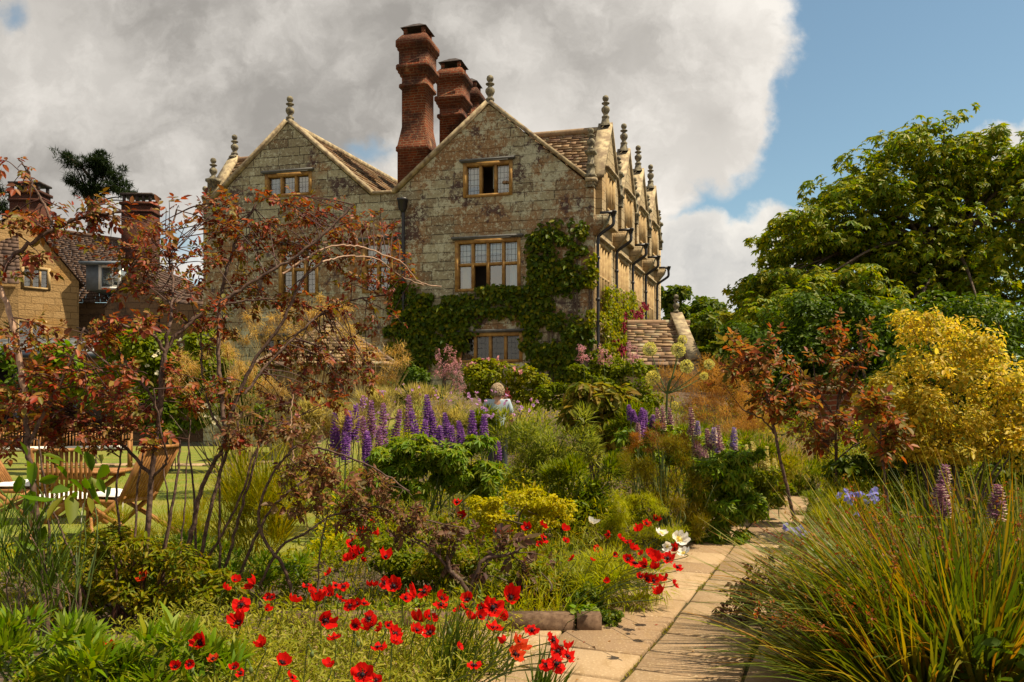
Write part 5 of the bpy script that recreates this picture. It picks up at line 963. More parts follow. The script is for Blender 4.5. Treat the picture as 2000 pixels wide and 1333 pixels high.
    for lab, D, bx, bl, n in (('lush green leafy clump filling the bottom left corner', 3.9, 60, [(60, 1250, 100, 50), (20, 1310, 100, 50), (110, 1320, 90, 40)], 1300), ('lush green clump just right of the bottom left corner', 3.7, 190, [(190, 1300, 70, 40), (240, 1330, 60, 34), (150, 1260, 50, 36)], 900), ('fresh green clump at the bottom edge below the canes', 3.8, 360, [(350, 1300, 70, 36), (420, 1320, 60, 36), (330, 1250, 40, 30)], 800)):
        S('phlox', lab, 'plant', D, bx, bl, n, .085, .020, G['fresh'], kind='blade', ns=10, sm='greenstem', up=1.0, group='leafy clumps in the front corner')
    S('twiggy_plant', 'low brown and green undergrowth among the bare canes', 'plant', 5.6, 250, [(240, 1150, 90, 40), (330, 1170, 80, 40), (180, 1120, 60, 50), (120, 1190, 70, 30), (420, 1150, 60, 40), (200, 1060, 60, 30), (350, 1100, 70, 40), (270, 1070, 60, 30), (110, 1090, 60, 40)], 6200, .05, .016, G['bed'], ns=16, sm='redcane')
    S('twiggy_plant', 'fresh green leafy undergrowth between the canes and the lawn', 'plant', 6.2, 400, [(360, 1080, 60, 40), (430, 1110, 60, 40), (500, 1120, 60, 40), (290, 1110, 50, 36), (560, 1110, 40, 40)], 3600, .06, .016, G['fresh'], kind='blade', ns=8, sm='greenstem', up=.8)
    S('seed_head_grass', 'curled buff seed heads behind the bare canes', 'grass', 6.0, 215, [(215, 1110, 36, 20), (250, 1100, 24, 14)], 800, .06, .004, G['dry'], kind='needle', ns=4, sm='strawstem')
    for lab, D, bx, bl, n, L in (('dark strap-leaved iris clump among the front poppies', 4.25, 870, [(880, 1290, 20, 20)], 75, .62), ('small strap-leaved clump beside the path at the front', 4.15, 1055, [(1055, 1320, 14, 14)], 40, .36), ('strap-leaved tuft in front of the kerb', 4.5, 955, [(955, 1280, 14, 14)], 36, .36)):
        x = (bx-1000)/F*D; base = np.array((x, D, 0.)); t = thing('iris_clump', lab, 'plant', base, 'strap-leaved clumps'); mb = MB()
        blades(mb, base+rng.normal(0, .05, (n, 3))*(1, 1, 0), unit(np.array((.22, 0, 1))+.28*rng.normal(size=(n, 3))*(1, 1, .1)), rng.uniform(.6, 1.1, n)*L, .016, .12, 5); obj('leaves', mb, G['strap'], t)
    # angelica with pale globes
    t = thing('angelica', 'tall angelica with pale yellow-green globe heads in front of the outbuilding', 'plant', P(1300, 800, 12.5)*np.array((1, 1, 0))); sm_ = MB(); base = P(1300, 800, 12.5); base[2] = gz(base[0], base[1]); fork = P(1303, 770, 12.5)
    sm_.tube(smooth_line([base, fork, P(1318, 735, 12.5)], 5), np.linspace(.02, .012, 11), 6)
    for px, py, r in ((1269, 682, 15), (1325, 684, 15), (1333, 664, 10), (1341, 716, 14), (1275, 738, 15), (1385, 712, 11), (1318, 792, 9), (1375, 735, 9)):
        c = P(px, py, 12.5+random.uniform(-.2, .2)); rr = .88*r*12.5/F; mb = MB(); n = 420; d = rv(n); leaves(mb, c+d*rr*rng.uniform(.75, 1, (n, 1)), unit(d+.6*rv(n)), rv(n), rr*.22, rr*.18); um = obj('umbel', mb, R_['umbel'], t)
        sm_.tube(smooth_line([fork if py < 760 else base, fork*.5+c*.5+np.array((0, 0, -.03)), c], 5), np.linspace(.011, .006, 11), 5)
        n = 24; 
        for k in range(n): sm_.tube([c-np.array((0, 0, rr*.9)), c+rv(1)[0]*rr*.7], .002, 3)
    obj('stems', sm_, M['greenstem'], t)
    # thalictrum plumes
    for i, (px, py, h, lab) in enumerate(((862, 715, 40, 'pink thalictrum plume, leftmost below the ground floor window'), (882, 700, 34, 'tall pink thalictrum plume left of the ground floor window'), (893, 740, 40, 'lower pink thalictrum plume beside the shrub rose'), (1140, 690, 22, 'pink thalictrum plume in front of the creeper column'), (1180, 695, 24, 'dusky pink thalictrum plume below the climbing rose'), (1235, 690, 26, 'dusky pink thalictrum plume left of the outbuilding roof'), (985, 775, 30, 'dark pink plume right of the person'))):
        D = 15.5; t = thing('thalictrum', lab, 'flower', P(px, 800, D)*np.array((1, 1, 0))+np.array((0, 0, gz(P(px, 800, D)[0], D))), 'thalictrum plumes'); b3 = pxblobs([(px, py, 12, h*.7), (px-7, py-h*.5, 8, h*.4), (px+9, py+h*.3, 10, h*.4), (px-6, py+h*.5, 9, h*.3)], D, .12); mb = MB(); foliage(mb, b3, 380, .024, .016, 'leaf', 11, shell=.2); obj('plume', mb, R_['thal'] if i < 6 else R_['crim'], t)
        mb = MB(); c = np.array(b3[0][:3]); b0 = np.array(t.location); mb.tube(smooth_line([b0, (b0+c)/2+np.array((.03, 0, 0)), c], 5), np.linspace(.009, .004, 11), 5); obj('stem', mb, M['greenstem'], t)
    # right-hand tussock
    for i, (lab, bx, D, n, Lm, lean, w) in enumerate((('big grass tussock filling the bottom right corner', 1890, 4.5, 950, 1.2, (-.25, -.05), .5), ('grass tussock arching left across the path edge', 1770, 5.0, 900, 1.25, (-.70, -.1), .5), ('tall upright grass clump at the right edge', 2010, 5.0, 560, 1.4, (0, 0), .35), ('grass clump behind the tussock near the blue flowers', 1700, 6.4, 560, .95, (-.35, 0), .5), ('low grass fringe leaning over the bottom of the path', 1720, 4.25, 500, .9, (-.8, -.2), .45))):
        x = (bx-1000)/F*D; base = np.array((x, D, 0.)); t = thing('grass_tussock', lab, 'grass', base, 'green and russet grass tussocks'); mb = MB(); r = rng.normal(0, 1, (n, 2)); r /= np.maximum(1, np.linalg.norm(r, axis=1, keepdims=True)/1.6)
        pos = np.stack([base[0]+r[:, 0]*.16, base[1]+r[:, 1]*.16, 0*r[:, 0]], -1); d = np.stack([lean[0]+r[:, 0]*w, lean[1]+r[:, 1]*w, np.ones(n)], -1)+.1*rng.normal(size=(n, 3))
        blades(mb, pos, unit(d), Lm*rng.uniform(.45, 1.1, n), rng.uniform(.012, .030, n), rng.uniform(.02, .5, n)**1.2, 7); obj('blades', mb, G['tussock'], t)
        mb = MB(); k = 16
        for j in range(k):
            dd = unit(np.array((lean[0]+random.gauss(0, w), lean[1]+random.gauss(0, w*.7), 1.))); Lk = Lm*random.uniform(.7, 1.05); e = base+dd*Lk; q = smooth_line([base, base+dd*Lk*.5+np.array((0, 0, .08)), e+np.array((0, 0, -.05))], 6); mb.tube(q, np.linspace(.004, .002, len(q)), 4)
            m_ = 26; pp = q[rng.integers(int(len(q)*.55), len(q), m_)]+rv(m_)*.018; leaves(mb, pp, rv(m_), rv(m_), .022, .012)
        obj('flower_stalks', mb, G['roseright'], t)
    for lab, D, bx, bl, n, fl in (('small blue-flowered plant at the foot of the leaning rose cane', 7.9, 1575, [(1575, 1050, 26, 26), (1600, 1020, 30, 30)], 900, [(1572, 1040, 10, 10), (1545, 1035, 4, 4)]), ('blue-flowered plant between path and grass tussock', 7.4, 1660, [(1650, 1010, 40, 40), (1690, 1000, 40, 40), (1620, 1060, 40, 30)], 1600, [(1650, 985, 26, 20), (1690, 970, 16, 16)])):
        S('blue_iris', lab, 'plant', D, bx, bl, n, .12, .008, G['thin'], kind='blade', ns=0, up=1.2, fl=[('flowers', R_['blue'], fl, 12, .045)], group='blue-flowered plants')
    S('brown_undergrowth', 'dark bronze undergrowth beneath the grass tussock', 'plant', 6.0, 1640, [(1600, 1120, 70, 50), (1680, 1130, 80, 60), (1560, 1170, 50, 40), (1760, 1100, 90, 60)], 3800, .05, .02, G['rosedark'], ns=8, sm='redcane')
    # general low cover so no bed is bare
    mats = [G[k] for k in ('mid', 'bed', 'grey', 'thin', 'climb', 'fresh', 'lime')]
    for nm, y0, y1, n, hm, lab in (('front_bed_planting', 5.5, 7.6, 26000, .34, 'mixed low planting covering the soil in the near part of the bed'), ('middle_bed_planting', 7.6, 10.6, 46000, .62, 'mixed leafy planting covering the soil in the middle of the bed'), ('rear_bed_planting', 10.6, 19, 60000, .85, 'mixed leafy planting at the back of the bed below the house')):
        x = rng.uniform(-5.6 if y0 < 7 else -2.6, 9, n); y = rng.uniform(y0, y1, n); a, b = path_coord(x, y); k = ((b < -.76) | ((b > .72) & (y > 8.8)) | (a > 9.0)) & ~((x < -1.9-.12*(y-7)) & (y > 7.4)); x, y, b, a = x[k], y[k], b[k], a[k]; n = len(x)
        cell = np.sin(x*2.7+1.7*np.sin(y*1.3+.5))+np.sin(y*2.1+1.3*np.sin(x*1.9)); hh = hm*(.62+.22*cell)*rng.uniform(.85, 1.1, n)*np.maximum(sst(-.74, -1.1, b), np.maximum((b > .72)*1., (a > 9)*1.))**.5*np.where(b > 0, .9, 1)+np.where(b > .9, hm*.5, 0)
        p = np.stack([x, y, gz(x, y)+hh*rng.random(n)**.55], -1); kind = (np.floor((np.sin(x*1.9+y*.7)+np.sin(y*1.5-x*.8)+2)*1.75+rng.random(n)*.8).astype(int)) % 7; mb = MB()
        for q in range(7):
            i = np.where(kind == q)[0]; m_ = len(i)
            if m_ == 0: continue
            if q in (2, 3): blades(mb, p[i]-np.array((0, 0, .04)), unit(np.array((0, 0, 1.1))+.6*rng.normal(size=(m_, 3))), rng.uniform(.08, .2, m_), .009, .3, 3, mi=q)
            else: leaves(mb, p[i], unit(rv(m_)+np.array((0, 0, .35))), unit(rv(m_)*.7+np.array((0, 0, 1))), rng.uniform(.035, .09, m_), rng.uniform(.014, .034, m_), mi=q)
        tag(obj(nm, mb, mats), lab, 'planting', kind='stuff')
    mb = MB(); n = 42000; x = rng.uniform(2.2, 16, n); y = rng.uniform(2.2, 18, n); a, b = path_coord(x, y); k = b > 1.5; x, y = x[k], y[k]; n = len(x); p = np.stack([x, y, gz(x, y)+rng.random(n)*.5], -1); leaves(mb, p, unit(rv(n)+np.array((0, 0, .3))), unit(rv(n)+np.array((0, 0, 1))), .09, .045); tag(obj('shade_ground_cover', mb, G['hedge']), 'dark ground cover in the shade right of the path', 'ground cover', kind='stuff')
    # poppy foliage
    mb = MB(); n = 5200; x = rng.uniform(-2.3, .62, n); y = rng.uniform(3.0, 5.15, n); a, b = path_coord(x, y); k = (b < -.72-.62*(a > .1)*(y < 4.9)*(x > .0)*.0) & ~((x > -.2) & (y > 4.85)); x, y = x[k], y[k]; n = len(x)
    p = np.stack([x, y, 0*x], -1); lean = np.array((.35, .0, 1)); blades(mb, p, unit(lean+.45*rng.normal(size=(n, 3))), rng.uniform(.12, .42, n), rng.uniform(.004, .011, n), rng.uniform(.1, .5, n), 4)
    n2 = 15000; idx = rng.integers(0, n, n2); q = p[idx]+np.stack([rng.normal(.05, .05, n2), rng.normal(0, .05, n2), rng.random(n2)**.8*.30], -1); leaves(mb, q, unit(rv(n2)+np.array((.2, 0, .5))), unit(rv(n2)*.7+np.array((0, 0, 1))), rng.uniform(.025, .06, n2), rng.uniform(.006, .014, n2))
    n3 = 620; i3 = rng.integers(0, n, n3); blades(mb, p[i3], unit(np.array((.9, -.1, .75))+.35*rng.normal(size=(n3, 3))), rng.uniform(.35, .6, n3), .0055, rng.uniform(.2, .5, n3), 5)
    tag(obj('poppy_foliage', mb, G['poppyleaf']), 'tangle of pale green poppy stems and ferny leaves under the red flowers', 'foliage', kind='stuff')
    mb = MB(); n = 1500; x = rng.uniform(.0, 1.5, n); y = rng.uniform(5.55, 7.8, n); a, b = path_coord(x, y); k = b < -.62; x, y = x[k], y[k]; n = len(x); p = np.stack([x, y, 0*x], -1); blades(mb, p, unit(np.array((.2, 0, 1))+.4*rng.normal(size=(n, 3))), rng.uniform(.15, .45, n), .008, .3, 4); tag(obj('border_grass_leaves', mb, G['limefern']), 'fine bright leaves between the poppies along the path', 'foliage', kind='stuff')
# ------------------------------------------------------------------ flowers that can be counted
def petal_mesh(kind, mat_, r=.042, npet=5, cup=.35, seed=0):
    rs = np.random.default_rng(seed); mb = MB(); nu, nv = 7, 5
    for k in range(npet):
        th0 = k*2*np.pi/npet+rs.normal(0, .12); half = (np.pi/npet)*1.35; lay = .003*(k % 2); v = []; ph = rs.random()*6; cu = cup*(1+rs.normal(0, .25)); rr = r*(1+rs.normal(0, .1))
        for i in range(nv):
            q = i/(nv-1)
            for j in range(nu):
                s_ = j/(nu-1)*2-1; th = th0+s_*half*(.55+.45*q); rad = rr*(.06+.94*q**1.35)*(1-.12*s_*s_*q)*(1+.06*math.sin(5*s_+ph)*q); z = lay+cu*rad*q*(.7+.6*q)+.009*q*math.sin(6*s_+ph)+.006*q*math.sin(14*s_+2*ph)
                v.append((rad*math.cos(th), rad*math.sin(th), z))
        f0 = [(i*nu+j, i*nu+j+1, (i+1)*nu+j+1, (i+1)*nu+j) for i in range(nv-1) for j in range(nu-1)]
        inner = [f for f in f0 if f[0] < nu]; outer = [f for f in f0 if f[0] >= nu]
        mb.add(v, outer, 0); mb.add(v, inner, 1 if kind != 'white' else 0)
    return mb.mesh('petals', [mat_, PBLACK], smooth=True)
def centre_mesh(kind):
    mb = MB(); mb.lathe((0, 0, 0), [(.0, .0), (.006, .0), (.0085, .006), (.008, .012), (.010, .013), (.0, .016)], 10); rs = np.random.default_rng(3); n = 46; a = rs.random(n)*6.28; rr = .010+.006*rs.random(n)
    p = np.stack([rr*np.cos(a), rr*np.sin(a), .006+.006*rs.random(n)], -1); mb2 = MB(); leaves(mb, p, unit(np.stack([np.cos(a), np.sin(a), 1+0*a], -1)), rv(n), .007, .004)
    return mb.mesh('centre', [PBLACK if kind == 'red' else R_['yellow']])
def orient(o, fwd, roll):
    o.rotation_euler = (Vector(fwd).to_track_quat('Z', 'Y') @ __import__('mathutils').Quaternion((0, 0, 1), roll)).to_euler()
CLUSTERS = [
 ('under the bare canes', [(283, 1128, 13, 'o'), (216, 1270, 13), (160, 1238, 5), (342, 1304, 9), (369, 1298, 7), (351, 1237, 8, 'o'), (417, 1290, 11, 'o'), (393, 1259, 17), (440, 1151, 10), (459, 1137, 10)]),
 ('at the left end of the drift', [(496, 1143, 19), (471, 1184, 16), (466, 1220, 16), (520, 1192, 9), (525, 1168, 8), (513, 1263, 13), (471, 1317, 9), (457, 1305, 9), (532, 1167, 7), (575, 1176, 14)]),
 ('along the bottom edge', [(550, 1298, 15), (567, 1324, 14), (644, 1303, 13), (708, 1320, 19), (735, 1330, 11), (740, 1268, 15), (653, 1249, 12), (925, 1303, 14), (895, 1264, 8)]),
 ('in the left half of the drift', [(600, 1146, 9), (608, 1157, 9), (619, 1174, 15), (645, 1163, 11), (666, 1171, 12), (684, 1183, 11), (698, 1180, 9), (711, 1181, 9), (656, 1145, 9), (672, 1147, 10), (632, 1213, 18), (643, 1121, 9)]),
 ('in the middle of the drift', [(693, 1224, 11), (722, 1210, 14), (724, 1226, 16), (745, 1227, 11), (758, 1222, 8), (771, 1240, 14), (771, 1258, 14), (727, 1143, 11), (753, 1139, 11), (770, 1147, 17)]),
 ('left of the dark strap leaves', [(809, 1168, 16), (830, 1158, 14), (791, 1170, 10), (861, 1171, 13), (861, 1184, 13), (817, 1213, 22), (838, 1210, 15), (812, 1234, 15), (841, 1238, 15)]),
 ('between strap leaves and stone kerb', [(914, 1174, 12), (908, 1190, 12), (895, 1193, 8), (997, 1170, 18), (961, 1189, 20), (939, 1189, 10), (922, 1210, 12), (937, 1207, 11), (965, 1230, 15), (991, 1208, 10), (986, 1254, 8)]),
 ('overhanging the front flagstones', [(1038, 1233, 13), (1013, 1262, 20, 'o'), (1004, 1280, 17, 'o'), (1078, 1252, 15), (1088, 1272, 13), (1107, 1267, 11), (1107, 1285, 14), (1085, 1299, 18), (1069, 1301, 13)]),
 ('under the low bronze rose', [(727, 1018, 10), (708, 1043, 11), (735, 1049, 10), (684, 1064, 10), (695, 1056, 8), (753, 1092, 15), (703, 1082, 11), (688, 1086, 11), (679, 1096, 11), (708, 1096, 7)]),
 ('in front of the chartreuse spiraea', [(893, 983, 9), (900, 1010, 11), (971, 1041, 8), (992, 1040, 9), (1030, 1034, 11), (1059, 1027, 9), (1061, 1053, 10), (1054, 1065, 7), (1101, 1036, 9), (1104, 1058, 7), (1118, 1092, 7)]),
 ('behind the dense patch, beside white poppies', [(1190, 1045, 7), (1212, 1053, 9), (1226, 1060, 6), (1246, 1038, 10), (1262, 1025, 9), (1279, 1013, 8), (1167, 1073, 8), (1200, 1084, 6), (1157, 1095, 6)]),
 ('in the dense path-side patch', [(1233, 1072, 12), (1226, 1093, 10), (1239, 1103, 15), (1254, 1082, 7), (1270, 1087, 11), (1278, 1096, 12), (1262, 1106, 11), (1278, 1112, 10), (1303, 1093, 13), (1320, 1075, 9), (1322, 1110, 10)]),
 ('at the path edge below the dense patch', [(1262, 1132, 11), (1275, 1135, 10), (1290, 1135, 10), (1301, 1129, 8), (1316, 1141, 9), (1286, 1161, 12), (1250, 1128, 8), (1182, 1137, 5)]),
]
ORD = ['first', 'second', 'third', 'fourth', 'fifth', 'sixth', 'seventh', 'eighth', 'ninth', 'tenth', 'eleventh', 'twelfth']
def build_poppies():
    petals = {'r': [petal_mesh('red', R_['redp'], .045, random.choice((4, 5, 5)), c, i) for i, c in enumerate((.2, .5, .7, .95, .35, .6, .12, .8))], 'o': [petal_mesh('red', R_['orp'], .045, 5, .4, 11)], 'w': [petal_mesh('white', R_['whp'], .06, 5, c, 20+i) for i, c in enumerate((.6, .85, .4))]}
    cen = {'r': centre_mesh('red'), 'o': centre_mesh('red'), 'w': centre_mesh('white')}
    def poppy(px, py, r, kind, label, group, h=None):
        h = h or random.uniform(.34, .44); D = (EYE-h)*F/(py-HY); c = P(px, py, D); sc_ = (1.06 if kind != 'w' else 1.1)*r*D/F/(.045 if kind != 'w' else .06)
        sc_ = min(max(sc_, .5), 1.25)
        t = thing('white_poppy' if kind == 'w' else 'orange_poppy' if kind == 'o' else 'red_poppy', label, 'poppy', c, group)
        fwd = (random.gauss(.15, .5), random.gauss(-.35, .45), random.uniform(.35, 1.1))
        pm = bpy.data.objects.new('petals', random.choice(petals[kind])); COL.objects.link(pm); pm.parent = t; pm.scale = (sc_,)*3; roll = random.uniform(0, 6.28); orient(pm, fwd, roll)
        ce = bpy.data.objects.new('centre', cen[kind]); COL.objects.link(ce); ce.parent = t; ce.scale = (sc_*1.15,)*3; orient(ce, fwd, roll)
        g0 = np.array((c[0]-random.uniform(.03, .14), c[1]+random.uniform(.0, .15), 0))
        while -.72 < path_coord(g0[0], g0[1])[1] < 1.3 or (g0[0] > -.9 and 4.85 < g0[1] < 5.36 and path_coord(g0[0], g0[1])[1] > -2.4 and random.random() < .8): g0[0] -= .02; g0[1] += .03
        g0[2] = gz(g0[0], g0[1])-.01
        f = unit(np.array(fwd)); mb = MB(); q = smooth_line([g0, g0*.45+c*.55+np.array((.0, .02, .04)), c-f*.03, c], 4); mb.tube(q, .0028, 5); obj('stem', mb, M['greenstem'], t)
    for where, fl in CLUSTERS:
        for kind, word in (('r', 'red'), ('o', 'orange-red')):
            sel = sorted([f for f in fl if (f[3] if len(f) > 3 else 'r') == kind])
            for i, f in enumerate(sel):
                lab = ('the only' if len(sel) == 1 else ORD[i])+f' {word} poppy'+('' if len(sel) == 1 else ' from the left')+f' {where}'
                poppy(f[0], f[1], f[2], kind, lab, 'poppies in the beds')
    bm = MB(); bm.lathe((0, 0, 0), [(0, -.016), (.007, -.012), (.0095, 0), (.007, .011), (0, .015)], 8); bm = bm.mesh('bud', [M['greenstem']], smooth=True)
    for i, (px, py, w) in enumerate(sorted(((692, 1040, 0), (627, 1047, 0), (640, 1135, 0), (575, 1118, 0), (715, 1108, 0), (790, 1150, 0), (1000, 1240, 0), (480, 1300, 0), (600, 1270, 0), (870, 1225, 0), (930, 1150, 0), (690, 1250, 0)))):
        h = .42; D = (EYE-h)*F/(py-HY); c = P(px, py, D); t = thing('poppy_bud', f'{ORD[i]} nodding green poppy bud from the left', 'poppy bud', c, 'nodding poppy buds'); o = bpy.data.objects.new('bud', bm); COL.objects.link(o); o.parent = t; o.location = (.022, 0, -.02)
        mb = MB(); g0 = np.array((c[0]-.06, c[1]+.05, -.01)); mb.tube(smooth_line([g0, g0*.4+c*.6, c+np.array((0, 0, .012)), c+np.array((.014, 0, .012)), c+np.array((.022, 0, -.01))], 4), .0026, 5); obj('stem', mb, M['greenstem'], t)
    for px, py, r, lab in ((1205, 997, 10, 'white poppy standing highest, above the lime feathery mound'), (1155, 1022, 9, 'small white poppy, leftmost of the white ones'), (1291, 1043, 11, 'white poppy just up and left of the biggest white one'), (1326, 1055, 16, 'biggest white poppy beside the path'), (1304, 1068, 9, 'half-hidden white poppy below left of the biggest white one'), (1336, 1082, 11, 'lowest white poppy beside the path edge')):
        poppy(px, py, r, 'w', lab, 'white poppies', .48)
def spike_mesh(cols, L, R, n, seed, two=False):
    rs = np.random.default_rng(seed); mb = MB(); z = (np.arange(n)+.5)/n; whorl = np.floor(z*13)/13+rs.normal(0, .008, n); a = rs.random(n)*6.28; rad = R*(1-.6*whorl**2.6)*(.75+.3*rs.random(n)); s_ = R*.7*(1-.5*whorl**2)*rs.uniform(.7, 1.2, n)
    p = np.stack([rad*np.cos(a)*.55, rad*np.sin(a)*.55, whorl*L], -1); d = unit(np.stack([np.cos(a), np.sin(a), .45+.4*whorl], -1)); up = np.stack([0*a, 0*a, 1+0*a], -1)
    leaves(mb, p, d, unit(up+.3*rv(n)), s_, s_*.8, fold=.35, droop=-.2, mi=0); leaves(mb, p-np.array((0, 0, .25))*s_[:, None], unit(d-np.array((0, 0, .4))), unit(up+.3*rv(n)), s_*.85, s_*.6, fold=-.3, mi=1 if two else 0)
    n2 = 26; mb.tube(np.array([(0, 0, -.02), (0, 0, L*.5), (0, 0, L)]), np.array((.006, .005, .002)), 5, )
    return mb.mesh('flower_spike', cols)
def build_spikes():
    pur = leafmat('purple_floret', [(.17, .055, .34), (.25, .10, .42), (.36, .17, .50), (.13, .04, .27), (.42, .24, .52)], .3, .5, .3, 1.0, 1.0); pal = leafmat('faded_floret', [(.30, .14, .24), (.38, .20, .30), (.24, .10, .22)], .3, .5, .3)
    vio = leafmat('blue_violet_floret', [(.17, .12, .42), (.24, .18, .48), (.30, .22, .40)], .3, .5, .3); cre = leafmat('cream_floret', [(.52, .42, .30), (.58, .50, .36), (.44, .32, .28)], .3, .5, .3); yel = leafmat('pale_yellow_floret', [(.52, .46, .16), (.6, .55, .26), (.42, .38, .12)], .3, .5, .3); mag = leafmat('magenta_floret', [(.20, .09, .17), (.28, .14, .24), (.14, .06, .13)], .3, .5, .3)
    V = {'p': [spike_mesh([pur], .42, 0.066, 210, i) for i in range(4)], 'f': [spike_mesh([pal, pur], .42, 0.059, 180, 10+i, True) for i in range(3)], 't': [spike_mesh([mag, cre], .42, 0.060, 200, 20+i, True) for i in range(3)], 'v': [spike_mesh([vio, cre], .42, 0.060, 200, 30+i, True) for i in range(2)], 'y': [spike_mesh([yel], .42, 0.059, 130, 40+i) for i in range(2)], 'm': [spike_mesh([mag, cre], .42, 0.066, 200, 50+i, True) for i in range(2)]}
    def spike(px, y0, y1, D, k, label, group, name='lupin'):
        b = P(px+random.uniform(-3, 3), y1, D); tp = P(px, y0, D); L = np.linalg.norm(tp-b); w = 1.0
        t = thing(name, label, 'flower', b, group); o = bpy.data.objects.new('flower_spike', random.choice(V[k])); COL.objects.link(o); o.parent = t; o.scale = (min(1.15, .55+L*.9), min(1.15, .55+L*.9), L/.42)
        d = Vector(tp-b)+Vector((random.gauss(0, .035), random.gauss(0, .04), 0)); o.rotation_euler = d.to_track_quat('Z', 'Y').to_euler()
        g0 = np.array((b[0]+random.uniform(-.06, .06), b[1]+random.uniform(-.05, .05), 0)); g0[2] = gz(g0[0], g0[1]); mb = MB(); mb.tube(smooth_line([g0, g0*.5+b*.5, b], 4), .006, 5); obj('stem', mb, M['greenstem'], t)
    def run(lst, k, D, what, where, group):
        lst = sorted(lst)
        for i, (px, y0, y1) in enumerate(lst):
            spike(px, y0, y1, D+random.uniform(-.25, .25)-(y1-850)*.004, k, f'{ORD[i] if i < 12 else str(i+1)+"th"} {what} from the left {where}', group)
    g = 'purple spikes in the middle border'
    run([(653, 805, 885), (660, 840, 895), (672, 800, 875), (678, 845, 900), (690, 790, 860), (713, 840, 905), (720, 850, 912), (728, 885, 915)], 'p', 9.2, 'purple lupin spike', 'in the left third of the drift', g)
    run([(699, 770, 845), (715, 810, 880), (725, 780, 850), (745, 785, 860), (740, 830, 895), (770, 797, 862), (757, 855, 915), (800, 770, 840)], 'f', 9.6, 'faded mauve lupin spike', 'behind the purple drift', g)
    run([(815, 800, 870), (828, 818, 885), (836, 770, 830), (848, 800, 860), (856, 830, 880), (873, 805, 860), (884, 830, 890)], 'p', 9.2, 'purple lupin spike', 'in the centre of the drift', g)
    run([(900, 820, 870), (921, 800, 870), (943, 808, 870), (972, 860, 900)], 'p', 9.0, 'purple lupin spike', 'at the right end of the drift', g)
    g = 'lupins beside the path'
    run([(1229, 790, 820), (1238, 800, 825), (1250, 795, 850), (1258, 800, 840), (1272, 810, 835)], 'p', 10.2, 'dark violet lupin spike', 'behind the rusty fennel tops', g)
    run([(1246, 825, 860), (1262, 815, 855), (1285, 795, 845), (1298, 795, 840), (1310, 795, 840), (1345, 830, 850), (1354, 795, 850)], 't', 10.3, 'cream and maroon lupin spike', 'behind the fennel', g)
    run([(1362, 850, 890), (1370, 860, 895), (1378, 870, 898), (1385, 835, 880), (1400, 830, 875), (1407, 840, 880)], 't', 9.5, 'two-tone lupin spike', 'right of the fennel', g)
    run([(1364, 822, 850), (1393, 830, 865), (1404, 850, 885), (1412, 895, 918), (1424, 880, 900), (1430, 833, 875), (1441, 865, 910)], 'v', 9.4, 'blue-violet lupin spike', 'above the green foliage at the path edge', g)
    run([(1457, 868, 905), (1468, 875, 915), (1477, 860, 900), (1488, 870, 915), (1497, 880, 920), (1515, 895, 930)], 'y', 10.6, 'pale yellow lupin spike', 'near the far end of the path', 'pale yellow lupins')
    run([(1835, 905, 990), (1846, 945, 1010), (1948, 945, 1015)], 'm', 5.3, 'big spent maroon lupin spike', 'standing in the grass tussock', 'spent lupins in the tussock')
    for i, (px, py) in enumerate(((402, 1043), (448, 1030), (400, 1022))):
        D = 6.4; c = P(px, py, D); t = thing('columbine', f'{ORD[i]} spidery yellow columbine flower in the thin grass behind the canes', 'flower', c, 'yellow columbines'); mb = MB(); d = rv(16); d[:, 2] = -abs(d[:, 2])*.8; blades(mb, np.tile(c, (16, 1)), unit(d), .055, .009, .3, 3); obj('petals', mb, R_['yellow'], t); mb = MB(); mb.tube(smooth_line([np.array((c[0]+.05, c[1], 0)), c*np.array((1, 1, .6)), c], 4), .004, 5); obj('stem', mb, M['greenstem'], t)
